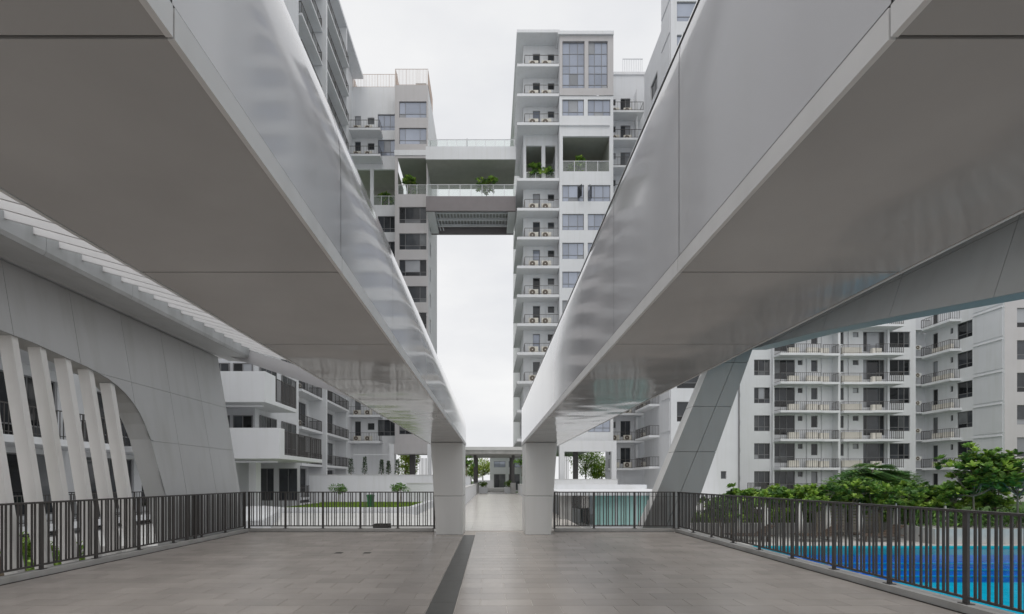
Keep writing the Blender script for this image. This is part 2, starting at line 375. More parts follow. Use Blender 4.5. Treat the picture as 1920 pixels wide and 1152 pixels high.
# ================================================================== OVERHEAD BEAMS
def beam(label, plabel, sgn, xi, xo, Z1, rad, pil):
    """sgn -1 left, +1 right; xi inner |x|, xo outer |x|; panels every 1.2 m"""
    zs = 2.39
    t = thing('overhead_beam', label, 'beam', (0, 0, 0), 0, 'pair of overhead beams')
    y0, y1 = -3.74, 13.75
    ztop = Z1 + rad
    core = MB(); core.box(sgn*xi + sgn*0.03 if sgn > 0 else -xo+0.03, xo-0.03 if sgn > 0 else -xi-0.03, y0+0.02, y1-0.03, zs+0.03, Z1); core.build('core', 'joint_grey', t)
    ys = [y0]; q = 1.06 - 1.2*4
    while q < y1 - 0.4:
        if q > y0 + 0.3: ys.append(q)
        q += 1.2
    ys.append(y1)
    prof = [(xi, zs+0.077), (xi, zs + 0.3), (xi, (zs+0.3+Z1)/2), (xi, Z1)]
    for i in range(1, 11):
        a = i/10*math.pi/2; prof.append((xi + rad*(1-math.cos(a)), Z1 + rad*math.sin(a)))
    prof.append(((xi+rad+xo-0.12)/2, ztop)); prof.append((xo-0.12, ztop)); prof.append((xo-0.03, ztop-0.05)); prof.append((xo, ztop-0.14)); prof.append((xo, zs+0.085))
    gp = 0.003
    for i in range(len(ys)-1):
        a, b = ys[i]+gp, ys[i+1]-gp
        m = MB(); nn = len(prof)
        yy_ = [a, (a+b)/2, b]
        inset = [0, 0, 0]
        for yv, ins in zip(yy_, inset):
            for (x, z) in prof:
                cx, cz = (xi+xo)/2, (zs+ztop)/2
                dx, dz = cx-x, cz-z; l = math.hypot(dx, dz)
                m.v.append((sgn*(x+dx/l*ins), yv, z+dz/l*ins))
        for k in range(len(yy_)-1):
            for j in range(nn-1):
                f = (k*nn+j, k*nn+j+1, (k+1)*nn+j+1, (k+1)*nn+j)
                m.f.append(f if sgn > 0 else f[::-1]); m.mi.append(0)
        m.build('cladding_panel', 'gloss_panel', t, smooth=True)
        gs = 0.005 if i != ys.index(min(ys, key=lambda v: abs(v-1.06))) else 0.005
        x0, x1 = sorted((sgn*(xi+0.012), sgn*(xo-0.012)))
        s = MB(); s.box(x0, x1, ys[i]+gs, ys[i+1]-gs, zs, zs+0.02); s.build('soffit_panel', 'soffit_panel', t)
        for xx in (xi, xo):
            e0, e1 = sorted((sgn*(xx-0.006 if xx == xi else xx+0.006), sgn*(xx+0.010 if xx == xi else xx-0.010)))
            box('edge_trim', e0, e1, ys[i]+0.003, ys[i+1]-0.003, zs-0.003, zs+0.067, 'edge_trim', t)
    if sgn > 0:
        sm = MB(); aa, ab = R(11), R(12.6)
        pa = (xi+rad*(1-math.cos(aa))-0.004, Z1+rad*math.sin(aa)); pb2 = (xi+rad*(1-math.cos(ab))-0.004, Z1+rad*math.sin(ab))
        sm.prism([pa, pb2, (pb2[0]+0.02, pb2[1]), (pa[0]+0.02, pa[1])], 1, y0, y1-0.05); sm.build('seam', 'joint_dark', t)
    e0, e1 = sorted((sgn*(xi+0.02), sgn*(xo-0.02)))
    eb = MB(); eb.prism([(e0 if sgn > 0 else e1, zs+0.01), (e1 if sgn > 0 else e0, zs+0.01), (e1 if sgn > 0 else e0, ztop-0.1), (sgn*(xi+rad), ztop-0.02), (sgn*(xi+0.3*rad), Z1+0.65*rad), (sgn*(xi+0.02), Z1)], 1, y1-0.03, y1-0.006)
    eb.build('end_cap', 'gloss_panel', t)
    # column
    c = thing('column', plabel, 'column', (sgn*(xi+0.35), 12.9, 0), 0, 'columns under the beams')
    b0, b1, t1 = pil
    def X(v, z): return sgn*(v)
    for (z0, z1) in ((0.0, 0.997), (1.005, 2.386)):
        def outer(z): return b1 + (t1-b1)*z/2.4
        m = MB()
        ring = []
        for z in (z0, z1):
            xa, xb = sorted((sgn*b0, sgn*outer(z)))
            ring += [(xa-c.location.x, 12.5-12.9, z), (xb-c.location.x, 12.5-12.9, z), (xb-c.location.x, 13.72-12.9, z), (xa-c.location.x, 13.72-12.9, z)]
        m.hexa(ring)
        o = m.build('column_panel', 'column_panel', c)
        bv = o.modifiers.new('bevel', 'BEVEL'); bv.width = 0.012; bv.segments = 2
    xa, xb = sorted((sgn*(b0+0.01), sgn*(b1-0.02)))
    box('core', xa, xb, 12.515, 13.70, 0.02, 2.37, 'joint_dark', c)
    return t
beam('glossy pale grey overhead beam on the left with a broad rounded upper edge', 'grey panelled column under the far end of the left overhead beam', -1, 0.70, 1.64, 1.463+CAM_H, 0.80, (0.715, 1.41, 1.55))
beam('glossy pale grey overhead beam on the right with a tighter upper edge and dark seam', 'grey panelled column under the far end of the right overhead beam', 1, 0.88, 1.92, 1.954+CAM_H, 0.45, (0.895, 1.56, 1.72))

# ================================================================== CANOPY WINGS
def interp(tab, v):
    if v <= tab[0][0]: return tab[0][1]
    for (a, b), (c, d_) in zip(tab, tab[1:]):
        if v <= c: return b + (d_-b)*(v-a)/(c-a)
    return tab[-1][1]

def canopy_wall(t, sgn, xw, tab, yrange, zrows, ycols, m, thick=0.45, bottom=-0.9):
    """leaning wall of panels over an arch; xw(z) gives |x| of the inner face, tab the arch height against y"""
    ya, yb = yrange
    cols = [ya] + [c for c in ycols if ya < c < yb] + [yb]
    rows = zrows
    gp = 0.0035
    knots = [k for k, _ in tab]
    for i in range(len(cols)-1):
        a, b = cols[i]+gp, cols[i+1]-gp
        ys = sorted(set([a, b] + [k for k in knots if a < k < b] + [a+(b-a)*j/6 for j in range(1, 6)]))
        for j in range(len(rows)-1):
            z0, z1 = rows[j]+gp, rows[j+1]-gp
            pts = [(yv, max(z0, interp(tab, yv))) for yv in ys]
            segs = [(p, q) for p, q in zip(pts, pts[1:]) if not (p[1] >= z1 and q[1] >= z1)]
            if not segs: continue
            mb = MB()
            for (p, q) in segs:
                pz, qz = min(p[1], z1), min(q[1], z1)
                quad = [(p[0], pz), (q[0], qz), (q[0], z1), (p[0], z1)]
                front = [(sgn*xw(z), yv, z) for (yv, z) in quad]
                backp = [(sgn*(xw(z)+0.03), yv, z) for (yv, z) in quad]
                mb.poly(front if sgn < 0 else front[::-1])
                mb.quad(front[0], front[1], backp[1], backp[0]); mb.quad(front[2], front[3], backp[3], backp[2])
            p, q = segs[0][0], segs[-1][1]
            for e in (p, q):
                zz = min(e[1], z1)
                mb.quad((sgn*xw(zz), e[0], zz), (sgn*xw(z1), e[0], z1), (sgn*(xw(z1)+0.03), e[0], z1), (sgn*(xw(zz)+0.03), e[0], zz))
            mb.build('wall_panel', m, t)
    # backing and reveal of the arch
    bk = MB(); rv = MB()
    ys = sorted(set([ya, yb] + [k for k in knots if ya < k < yb] + [ya+(yb-ya)*j/40 for j in range(1, 40)]))
    zt = rows[-1]
    for p, q in zip(ys, ys[1:]):
        zp, zq = max(bottom, interp(tab, p)), max(bottom, interp(tab, q))
        for off in (0.026, thick):
            bk.quad(*[(sgn*(xw(z)+off), yv, z) for (yv, z) in ((p, zp+0.004), (q, zq+0.004), (q, zt), (p, zt))])
        rv.quad((sgn*(xw(zp)+0.0), p, zp), (sgn*(xw(zq)), q, zq), (sgn*(xw(zq)+thick), q, zq), (sgn*(xw(zp)+thick), p, zp))
    for e in (ya, yb):
        ze = max(bottom, interp(tab, e))
        bk.quad((sgn*xw(ze), e, ze), (sgn*(xw(ze)+thick), e, ze), (sgn*(xw(zt)+thick), e, zt), (sgn*xw(zt), e, zt))
    bk.build('backing', 'joint_dark' if False else m, t)
    rv.build('arch_reveal', m, t, smooth=True)

# ---- left wing
lw = thing('canopy_wing', 'grey panelled canopy wall on the left with arched opening, slanted fins and louvred eave', 'canopy', (0, 0, 0))
xl = lambda z: 6.79 + 0.165*z
tabL = [(-3.4, -0.9), (-3.2, 1.5), (-2.9, 2.8), (-2.2, 3.35), (-1.2, 3.6), (1, 3.75), (7.0, 3.70), (7.8, 3.64), (8.85, 3.48), (9.3, 3.36), (9.5, 3.27), (9.7, 3.14), (9.86, 2.99), (10.0, 2.80), (10.1, 2.58), (10.2, 2.27), (10.3, 1.6), (10.38, 1.1), (10.52, 0.1), (10.6, -0.9)]
canopy_wall(lw, -1, xl, tabL, (-5.0, 13.45), [-0.9, 1.06, 2.24, 3.42, 4.84], [-3.3+1.2*i for i in range(14)], 'matte_panel')
fins = [7.04 + 0.47*(i-9) for i in range(15)]
for yf in fins:
    if yf < -2.0: continue
    ztop = min(interp(tabL, yf), interp(tabL, yf+0.1)) + 0.03
    m = MB(); zb = -0.8
    x0b, x0t = xl(zb)+0.08, xl(ztop)+0.05; w = 0.215
    m.hexa([(-x0b-w, yf, zb), (-x0b, yf, zb), (-x0b, yf+0.11, zb), (-x0b-w, yf+0.11, zb), (-x0t-w, yf, ztop), (-x0t, yf, ztop), (-x0t, yf+0.11, ztop), (-x0t-w, yf+0.11, ztop)])
    o = m.build('fin', 'fin_paint', lw); bv = o.modifiers.new('bevel', 'BEVEL'); bv.width = 0.012; bv.segments = 2
# fascia and cove below it
yy = -5.0
while yy < 13.7:
    ye = min(yy+1.75, 13.9)
    m = MB()
    m.prism([(-6.70, 4.78), (-6.66, 4.84), (-6.66, 5.10), (-6.72, 5.14), (-7.6, 5.14), (-7.6, 5.0)], 1, yy+0.003, ye-0.003)
    m.build('fascia_panel', 'fascia_metal', lw); yy += 1.75
m = MB()
cv = [(-6.70, 4.775), (-6.95, 4.79), (-7.2, 4.815), (-7.4, 4.835), (-7.52, 4.83)]
for p, q in zip(cv, cv[1:]): m.quad((p[0], -5, p[1]), (p[0], 13.9, p[1]), (q[0], 13.9, q[1]), (q[0], -5, q[1]))
m.build('eave_soffit', 'matte_panel', lw, smooth=True)
m = MB(); m.prism([(-6.72, 5.145), (-6.72, 5.2), (-7.9, 5.2), (-7.9, 4.9), (-7.605, 4.9), (-7.605, 5.145)], 1, -5, 13.9); m.build('roof_edge', 'louvre_paint', lw)
def blades(t, sgn, xa, za, xb, zb):
    m = MB(); h = 0.30
    m.hexa([(sgn*xa, 0, za), (sgn*xb, 0, zb), (sgn*xb, 0.045, zb), (sgn*xa, 0.045, za), (sgn*xa, 0, za+h), (sgn*xb, 0, zb+h), (sgn*xb, 0.045, zb+h), (sgn*xa, 0.045, za+h)])
    me = m.mesh('louvre_blade', 'louvre_paint')
    for i in range(43): link('louvre_blade', me, t, (0, -4.3+0.42*i, 0))
blades(lw, -1, 1.3, 3.54, 6.72, 5.02)
# end edge of the sloping roof
m = MB(); m.hexa([(-7.45, 13.35, 4.90), (-1.6, 13.35, 2.90), (-1.6, 13.8, 2.96), (-7.45, 13.8, 4.98), (-7.45, 13.35, 5.24), (-1.6, 13.35, 3.40), (-1.6, 13.8, 3.40), (-7.45, 13.8, 5.24)])
m.build('roof_end_panel', 'gloss_panel', lw)

# ---- right wing
rw = thing('canopy_wing', 'grey panelled canopy arch on the right with slanted leg beside the pool railing', 'canopy', (0, 0, 0))
xr = lambda z: 7.3 - 0.32*(5-z)
tabR = [(-5, 3.0), (1, 3.2), (4, 3.5), (6.3, 3.87), (8.9, 4.36), (10.9, 4.72), (13.2, 5.04), (14.2, 5.2)]
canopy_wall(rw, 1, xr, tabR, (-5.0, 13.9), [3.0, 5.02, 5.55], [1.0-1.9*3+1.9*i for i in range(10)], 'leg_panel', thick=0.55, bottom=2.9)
m = MB(); m.prism([(6.75, 5.3), (6.78, 5.56), (8.1, 5.62), (8.1, 5.3), (7.48, 5.28)], 1, -5, 13.95); m.build('roof_edge', 'fascia_metal', rw)
blades(rw, 1, 1.5, 3.68, 6.8, 5.32)
m = MB(); m.hexa([(1.88, 13.35, 2.90), (7.2, 13.35, 5.08), (7.2, 13.8, 5.12), (1.88, 13.8, 2.96), (1.88, 13.35, 3.50), (7.2, 13.35, 5.4), (7.2, 13.8, 5.4), (1.88, 13.8, 3.5)])
m.build('roof_end_panel', 'gloss_panel', rw)
# the leg
def legL(z): return 4.15 + (6.2-4.15)*(z+0.1)/4.95
def legM(z): return 4.83 + (6.88-4.83)*z/5.0
def legR(z): return 5.43 + (7.28-5.43)*(z+0.1)/5.17
rows = [-0.9, 0.95, 2.2, 3.46, 4.68, 5.2]
for z0, z1 in zip(rows, rows[1:]):
    for fa, fb_ in ((legL, legM), (legM, legR)):
        gA = 0.0 if fa is legL else 0.007
        gB = 0.007 if fb_ is legM else 0.0
        a0, a1 = z0+0.006, z1-0.006
        m = MB()
        m.hexa([(fa(a0)+gA, 13.43, a0), (fb_(a0)-gB, 13.43, a0), (fb_(a0)-gB, 13.47, a0), (fa(a0)+gA, 13.47, a0),
                (fa(a1)+gA, 13.43, a1), (fb_(a1)-gB, 13.43, a1), (fb_(a1)-gB, 13.47, a1), (fa(a1)+gA, 13.47, a1)])
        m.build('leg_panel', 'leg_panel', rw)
    a0, a1 = z0+0.006, z1-0.006
    m = MB(); m.hexa([(legL(a0), 13.476, a0), (legL(a0)+0.03, 13.476, a0), (legL(a0)+0.03, 13.95, a0), (legL(a0), 13.95, a0), (legL(a1), 13.476, a1), (legL(a1)+0.03, 13.476, a1), (legL(a1)+0.03, 13.95, a1), (legL(a1), 13.95, a1)])
    m.build('leg_side_panel', 'fin_paint', rw)  # paler than the shaded front: sky light on this side put into the colour
a0, a1 = -0.9, 5.18
m = MB(); m.hexa([(legL(a0)+0.032, 13.472, a0), (legR(a0)-0.01, 13.472, a0), (legR(a0)-0.01, 13.945, a0), (legL(a0)+0.032, 13.945, a0), (legL(a1)+0.032, 13.472, a1), (legR(a1)-0.01, 13.472, a1), (legR(a1)-0.01, 13.945, a1), (legL(a1)+0.032, 13.945, a1)])
m.build('leg_core', 'joint_dark', rw)

# ================================================================== BUILDING KIT
ROT = {'S': 0.0, 'W': -math.pi/2, 'E': math.pi/2}
class Facade:
    """local x runs left to right as seen from outside, y goes into the wall, z up"""
    def __init__(s, root, facing, ox, oy):
        s.root, s.f, s.rot = root, facing, ROT[facing]
        s.o = Vector((ox, oy, 0)) - Vector((root.location.x, root.location.y, 0))
    def at(s, x, y, z):
        c, n_ = math.cos(s.rot), math.sin(s.rot)
        return s.o + Vector((c*x - n_*y, n_*x + c*y, z))
    def world(s, x, y, z):
        return s.at(x, y, z) + Vector((s.root.location.x, s.root.location.y, 0))
    def box(s, name, x0, x1, y0, y1, z0, z1, m):
        return link(name, boxmesh(x1-x0, y1-y0, z1-z0, m), s.root, s.at((x0+x1)/2, (y0+y1)/2, (z0+z1)/2), s.rot)
    def wall(s, x0, x1, z0, z1, holes, m, y=0.0, reveal=0.22, name='wall'):
        xs = sorted(set([x0, x1] + [v for h in holes for v in h[:2] if x0 < v < x1]))
        zs = sorted(set([z0, z1] + [v for h in holes for v in h[2:4] if z0 < v < z1]))
        mb = MB()
        for a, b in zip(xs, xs[1:]):
            for c, d_ in zip(zs, zs[1:]):
                mx_, mz_ = (a+b)/2, (c+d_)/2
                if any(h[0] < mx_ < h[1] and h[2] < mz_ < h[3] for h in holes): continue
                mb.quad((a, y, c), (b, y, c), (b, y, d_), (a, y, d_))
        for h in holes:
            a, b, c, d_ = h[:4]; r = y+reveal
            mb.quad((a, y, c), (a, y, d_), (a, r, d_), (a, r, c)); mb.quad((b, y, d_), (b, y, c), (b, r, c), (b, r, d_))
            mb.quad((b, y, c), (a, y, c), (a, r, c), (b, r, c)); mb.quad((a, y, d_), (b, y, d_), (b, r, d_), (a, r, d_))
        return link(name, mb.mesh('wall', m), s.root, s.at(0, 0, 0), s.rot)
    def window(s, x0, x1, z0, z1, cols=(0.28, 0.75), transom=0.26, y=0.10, glass='glass_dark', fw=0.05, backing=True, name='window', rows=None):
        w, h = x1-x0, z1-z0
        key = ('w', round(w, 3), round(h, 3), cols, transom, fw, rows)
        cx = [0] + [c*w for c in cols] + [w]
        cz = [0] + ([r*h for r in rows] if rows else ([transom*h] if transom else [])) + [h]
        if key not in CACHE:
            m = MB()
            for i, c in enumerate(cx):
                e0 = c if i == 0 else c-fw if i == len(cx)-1 else c-fw/2
                m.box(e0, e0+fw, 0, 0.06, 0, h)
            for i, c in enumerate(cz):
                e0 = c if i == 0 else c-fw if i == len(cz)-1 else c-fw/2
                for a, b in zip(cx, cx[1:]): m.box(a+fw*0.5+(fw*0.5 if a == 0 else 0), b-fw*0.5-(fw*0.5 if b == w else 0), 0.003, 0.057, e0, e0+fw)
            CACHE[key] = m.mesh('window_frame', 'window_frame')
        fo = link(name, CACHE[key], s.root, s.at(x0, y, z0), s.rot)
        for a, b in zip(cx, cx[1:]):
            for c, d_ in zip(cz, cz[1:]):
                tilt = random.uniform(-0.004, 0.004)
                gm = glass
                if glass == 'glass_tower' and random.random() < 0.12: gm = 'glass_blind'
                if glass == 'glass_dark' and random.random() < 0.22: gm = 'glass_mid' if random.random() < 0.7 else 'glass_blind'
                p = link('pane', boxmesh(b-a-0.03, 0.012, d_-c-0.03, gm), fo, ((a+b)/2, 0.035, (c+d_)/2)); p.rotation_euler = (tilt, 0, random.uniform(-0.004, 0.004))
        return fo
    def railing(s, x0, x1, y0, y1, z, h=0.95, step=0.14, sides=(True, True), m='rail_bronze', bar=0.022, parent=None):
        """front run at y0 (outer) with returns to y1"""
        key = ('r', round(x1-x0, 3), round(y1-y0, 3), h, step, sides, m, bar)
        if key not in CACHE:
            b = MB(); w = x1-x0; dp = y1-y0
            runs = [((0, 0), (w, 0))]
            if sides[0]: runs.append(((0, dp), (0, 0)))
            if sides[1]: runs.append(((w, 0), (w, dp)))
            for (p, q) in runs:
                l = math.hypot(q[0]-p[0], q[1]-p[1]); n_ = max(1, int(l/step))
                xa, xb = sorted((p[0], q[0])); ya_, yb_ = sorted((p[1], q[1]))
                b.box(xa-0.02, xb+0.02, ya_-0.02, yb_+0.02, h-0.035, h)
                b.box(xa-0.015, xb+0.015, ya_-0.015, yb_+0.015, 0.09, 0.115)
                for i in range(n_+1):
                    x, y = p[0]+(q[0]-p[0])*i/n_, p[1]+(q[1]-p[1])*i/n_
                    r = 0.025 if i % 8 == 0 else bar/2
                    b.box(x-r, x+r, y-r*0.8, y+r*0.8, 0.0, h-0.03)
            CACHE[key] = b.mesh('railing', m)
        return link('railing', CACHE[key], s.root, s.at(x0, y0, z), s.rot)
    def glassrail(s, x0, x1, y, z, h=1.05, n=4):
        w = (x1-x0)/n
        fr = MB()
        for i in range(n+1): fr.box(i*w-0.03, i*w+0.03, -0.03, 0.03, 0, h)
        fr.box(0, n*w, -0.035, 0.035, h, h+0.05)
        o = link('glass_railing', fr.mesh('glass_railing', 'white_paint'), s.root, s.at(x0, y, z), s.rot)
        for i in range(n): link('pane', boxmesh(w-0.08, 0.015, h-0.1, 'glass_clear'), o, (i*w+w/2, 0, h/2))
        return o
    def ac(s, x, y, z, label, w=0.86, group='air conditioners', casing='ac_casing', name='air_conditioner'):
        return aircon(s.world(x, y, z), s.rot, label, w, group, casing)

def aircon(loc, rot, label, w=0.86, group='air conditioners', casing='ac_casing'):
    key = ('ac', round(w, 2), casing)
    if key not in CACHE:
        h = w*0.72; dp = 0.32
        b = MB(); b.box(-w/2, w/2, 0, dp, 0.06, h)
        b.box(-w/2+0.06, -w/2+0.14, 0.02, dp-0.02, 0, 0.06); b.box(w/2-0.14, w/2-0.06, 0.02, dp-0.02, 0, 0.06)
        for i in range(6): b.box(w*0.3, w*0.46, -0.008, 0, h*0.3+i*0.06, h*0.3+i*0.06+0.02)
        f = MB(); cxx, czz, r = -w*0.12, 0.06+(h-0.06)/2, h*0.40
        n_ = 20
        pts = [(cxx+r*math.cos(2*math.pi*i/n_), czz+r*math.sin(2*math.pi*i/n_)) for i in range(n_)]
        f.prism(pts, 1, -0.012, 0.0)
        g2 = MB()
        for rr in (1.06,):
            for i in range(n_):
                a0, a1 = 2*math.pi*i/n_, 2*math.pi*(i+1)/n_; r0, r1 = r*rr, r*rr-0.02
                g2.quad((cxx+r0*math.cos(a0), -0.02, czz+r0*math.sin(a0)), (cxx+r0*math.cos(a1), -0.02, czz+r0*math.sin(a1)), (cxx+r1*math.cos(a1), -0.02, czz+r1*math.sin(a1)), (cxx+r1*math.cos(a0), -0.02, czz+r1*math.sin(a0)))
        hub = [(cxx+0.06*math.cos(2*math.pi*i/10), czz+0.06*math.sin(2*math.pi*i/10)) for i in range(10)]
        g2.prism(hub, 1, -0.03, -0.013)
        CACHE[key] = (b.mesh('casing', casing), f.mesh('fan', 'ac_fan'), g2.mesh('fan_grille', 'ac_casing'))
    t = thing('air_conditioner', label, 'air conditioner', loc, rot, group)
    for nm, me in zip(('casing', 'fan', 'fan_grille'), CACHE[key]): link(nm, me, t)
    return t

ORD = ['lowest', 'second', 'third', 'fourth', 'fifth', 'sixth', 'seventh', 'eighth', 'ninth', 'tenth', 'eleventh', 'twelfth', 'thirteenth', 'fourteenth', 'fifteenth', 'sixteenth']
def lvl(i): return 'lowest balcony' if i == 0 else ORD[i] + ' balcony from bottom'

# ================================================================== RIGHT TOWER
T2 = thing('apartment_tower', 'tall white apartment tower right of the sky bridge with stacked balconies', 'building', (7.6, 51.8, 0))
FL = [5.7+3*i for i in range(9)]
TOPF = [38.6, 41.6, 44.7]; ROOF = 47.9
allf = FL + [32.8] + TOPF
# balcony bay: back wall at y 51.8, x 3.5..7.2
F = Facade(T2, 'S', 3.5, 51.8)
holes = []
for z in FL + TOPF:
    holes += [(1.02, 1.78, z+0.55, z+2.35), (2.62, 3.32, z+1.6, z+2.3)]
holes += [(0.3, 3.4, 33.3, 37.2)]
F.wall(0, 3.7, 5.4, ROOF, holes, 'white_paint')
for i, z in enumerate(FL + TOPF):
    F.window(1.02, 1.78, z+0.55, z+2.35, cols=(), transom=0.42, glass='glass_dark' if i % 3 else 'glass_tower')
    F.window(2.62, 3.32, z+1.6, z+2.3, cols=(), transom=0)
    F.box('pipe', 2.42, 2.50, -0.10, -0.02, z+0.02, z+2.7, 'white_paint')
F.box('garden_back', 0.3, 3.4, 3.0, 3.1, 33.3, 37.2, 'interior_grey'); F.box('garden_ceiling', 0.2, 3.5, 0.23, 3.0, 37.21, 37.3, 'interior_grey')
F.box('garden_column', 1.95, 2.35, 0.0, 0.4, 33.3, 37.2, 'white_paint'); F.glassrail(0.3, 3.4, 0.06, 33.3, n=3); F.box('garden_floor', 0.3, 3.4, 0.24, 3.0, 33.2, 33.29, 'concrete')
FW = Facade(T2, 'W', 3.5, 75.0)
sh = []
for z in FL + TOPF:
    for a in (3, 8, 13, 18): sh.append((a, a+1.6, z+0.8, z+2.3))
FW.wall(0, 23.2, 5.4, ROOF, sh, 'white_paint')
for h in sh: FW.window(*h, cols=(0.5,), transom=0, glass='glass_dark')
k_ = 0
for i, z in enumerate(allf):
    zt = z
    bal = F.box('balcony', -0.75, 3.62, -1.5, -0.004, zt-0.28, zt, 'white_paint')
    F.box('ledge', -0.75, -0.004, 0.0, 7.0, zt-0.26, zt-0.01, 'white_paint')
    if z == 32.8: 
        continue
    F.railing(0.05, 3.55, -1.42, -0.1, zt, h=0.95, step=0.5, sides=(True, False), bar=0.012)
    nm = lvl(i) if i < 9 else 'balcony %s under the roof' % {38.6: 'just above the planted terrace', 41.6: 'two floors', 44.7: 'directly'}[z] if z != 38.6 else 'balcony just above the planted terrace'
    for j, x in enumerate((1.0, 2.35)):
        F.ac(x, -1.05, zt, 'beige fan unit, right tower, %s, %s of two' % (nm, ('left', 'right')[j]), 1.0, 'air conditioners on the right tower balconies')
F.box('roof', -0.78, 3.68, -1.55, 22, ROOF, ROOF+0.3, 'white_paint'); F.box('rear_block', 0.0, 9.2, 6.9, 22.5, 5.4, ROOF-0.05, 'white_paint')
# main bay x 7.2..12.8, front at 50.3
F = Facade(T2, 'S', 7.15, 50.3); W_ = 5.6
holes = []; wins = []
for z in FL + [38.6]:
    wins += [(0.30, 2.55, z+0.68, z+2.38), (2.95, 5.30, z+0.68, z+2.38)]
big = [(0.30, 2.60, 42.1, 47.0), (3.0, 5.0, 42.1, 47.0)]
gar = (0.35, 5.2, 33.5, 37.15)
F.wall(0, W_, 5.4, 41.35, wins + [gar], 'white_paint')
F.wall(0, W_, 41.35, 47.55, big, 'taupe_paint', y=-0.06)
for i, w in enumerate(wins): F.window(*w, cols=(0.3, 0.72) if w[0] < 1 else (0.3, 0.68), transom=0.26, glass='glass_tower')
for w in big: F.window(*w, cols=(0.33, 0.7), rows=(0.09, 0.33, 0.5, 0.75), glass='glass_tower')
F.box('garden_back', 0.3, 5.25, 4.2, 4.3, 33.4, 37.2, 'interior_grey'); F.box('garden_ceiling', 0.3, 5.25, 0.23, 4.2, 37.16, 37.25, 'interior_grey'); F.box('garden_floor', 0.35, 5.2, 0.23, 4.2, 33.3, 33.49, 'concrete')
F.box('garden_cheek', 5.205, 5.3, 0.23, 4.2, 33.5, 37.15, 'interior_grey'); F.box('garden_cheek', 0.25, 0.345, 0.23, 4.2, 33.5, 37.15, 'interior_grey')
F.glassrail(0.35, 5.2, 0.05, 33.5, n=4)
F.box('roof', -0.2, W_+0.0, -0.25, 20, 47.56, 47.9, 'white_paint'); F.box('ledge', 0.0, W_-0.4, -0.12, -0.004, 38.2, 38.35, 'white_paint')
sw = Facade(T2, 'W', 7.15, 51.8); sw.wall(0, 1.5, 5.4, 47.55, [], 'white_paint', name='return_wall')
se = Facade(T2, 'E', 12.75, 50.3); se.wall(0, 4, 5.4, 47.55, [], 'white_paint', name='return_wall')
# tilted casements on the floor under the garden
for (x, s_) in ((7.15+1.92, 1), (7.15+3.35, -1)):
    m = MB(); m.box(0, 0.6, -0.02, 0.02, 0, 1.2)
    o = m.build('open_casement', 'glass_dark', T2, (x - 7.6, 50.28 - 51.8, 30.65)); o.rotation_euler = (0, 0, R(-60*s_) if s_ > 0 else R(-120))
# wing behind, x 12.8..17.5
F = Facade(T2, 'S', 12.8, 54.0)
holes = []
wf = [2.7] + FL + [32.7, 35.7, 38.7, 41.7]
for z in wf: holes += [(0.4, 1.15, z+1.5, z+2.2), (1.7, 2.8, z+0.5, z+2.3)]
F.wall(0, 5.2, -0.25, 46.6, holes, 'soft_white')
for h in holes: F.window(*h, cols=() if h[0] < 1 else (0.5,), transom=0)
for i, z in enumerate(wf):
    F.box('balcony', 0.02, 3.9, -1.3, -0.004, z-0.22, z, 'white_paint')
    F.railing(0.1, 3.85, -1.24, -0.1, z, h=0.95, step=0.3, sides=(False, True), bar=0.014)
    F.box('balcony_wall', 3.2, 3.3, -1.0, -0.01, z+0.01, z+2.6, 'white_paint')
    for j, x in enumerate((0.9, 2.3)):
        if 11 < z < 36: continue
        nm = lvl(i) if i < 10 else {38.7: 'balcony second from the roof', 41.7: 'balcony nearest the roof'}.get(z, 'balcony')
        F.ac(x, -0.8, z, 'beige fan unit, narrow wing beside right tower, %s, %s of two' % (nm, ('left', 'right')[j]), 0.9, 'air conditioners on the narrow wing')
F.box('roof', 0, 5.2, -0.1, 14, 46.6, 46.9, 'white_paint')
tr = MB()
for i in range(12): tr.box(2.2+i*0.2, 2.24+i*0.2, 1.0, 1.05, 0, 2.4)
for z in (0.1, 2.35): tr.box(2.2, 4.5, 0.98, 1.07, z, z+0.06)
link('roof_trellis', tr.mesh('roof_trellis', 'soft_white'), T2, F.at(0, 0, 46.9), 0)
# ground floor: open void deck frame
F = Facade(T2, 'S', 7.0, 49.2)
F.box('void_ceiling', -3.4, 5.7, 1.2, 25, 5.0, 5.38, 'soft_white'); F.box('frame_column', -3.4, -2.9, 2.7, 3.2, -0.25, 5.0, 'soft_white'); F.box('frame_column', 0, 0.5, 0, 0.6, -0.25, 5.4, 'white_paint'); F.box('frame_column', 5.3, 5.8, 0, 0.6, -0.25, 5.4, 'white_paint'); F.box('frame_beam', 0.502, 5.298, 0.002, 0.6, 4.3, 5.4, 'white_paint')

# ================================================================== LEFT TOWER
T1 = thing('apartment_tower', 'tall white and taupe apartment tower left of the sky bridge with roof railing', 'building', (-9.5, 55, 0))
F = Facade(T1, 'S', -10.9, 55.0); W_ = 3.8
zf1 = [5.9+3*i for i in range(9)] + [38.9, 41.9]
wins = [(0.5, 3.6, z+0.7, z+2.55) for z in zf1]
gar = (0.35, 3.6, 33.9, 38.0)
F.wall(0, W_, 4.4, 46.3, wins + [gar], 'taupe_paint')
for i, w in enumerate(wins): F.window(*w, cols=(0.22, 0.76), transom=0.26, glass='glass_tower' if i > 8 else 'glass_dark')
F.box('band', -0.05, W_+0.01, -0.05, -0.004, 38.3, 38.9, 'white_paint')
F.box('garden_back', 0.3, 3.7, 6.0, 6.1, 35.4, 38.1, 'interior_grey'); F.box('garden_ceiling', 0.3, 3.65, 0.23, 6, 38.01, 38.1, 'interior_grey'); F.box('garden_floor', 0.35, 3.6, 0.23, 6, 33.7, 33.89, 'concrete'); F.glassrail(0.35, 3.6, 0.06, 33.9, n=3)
E = Facade(T1, 'E', -7.1, 55.0)
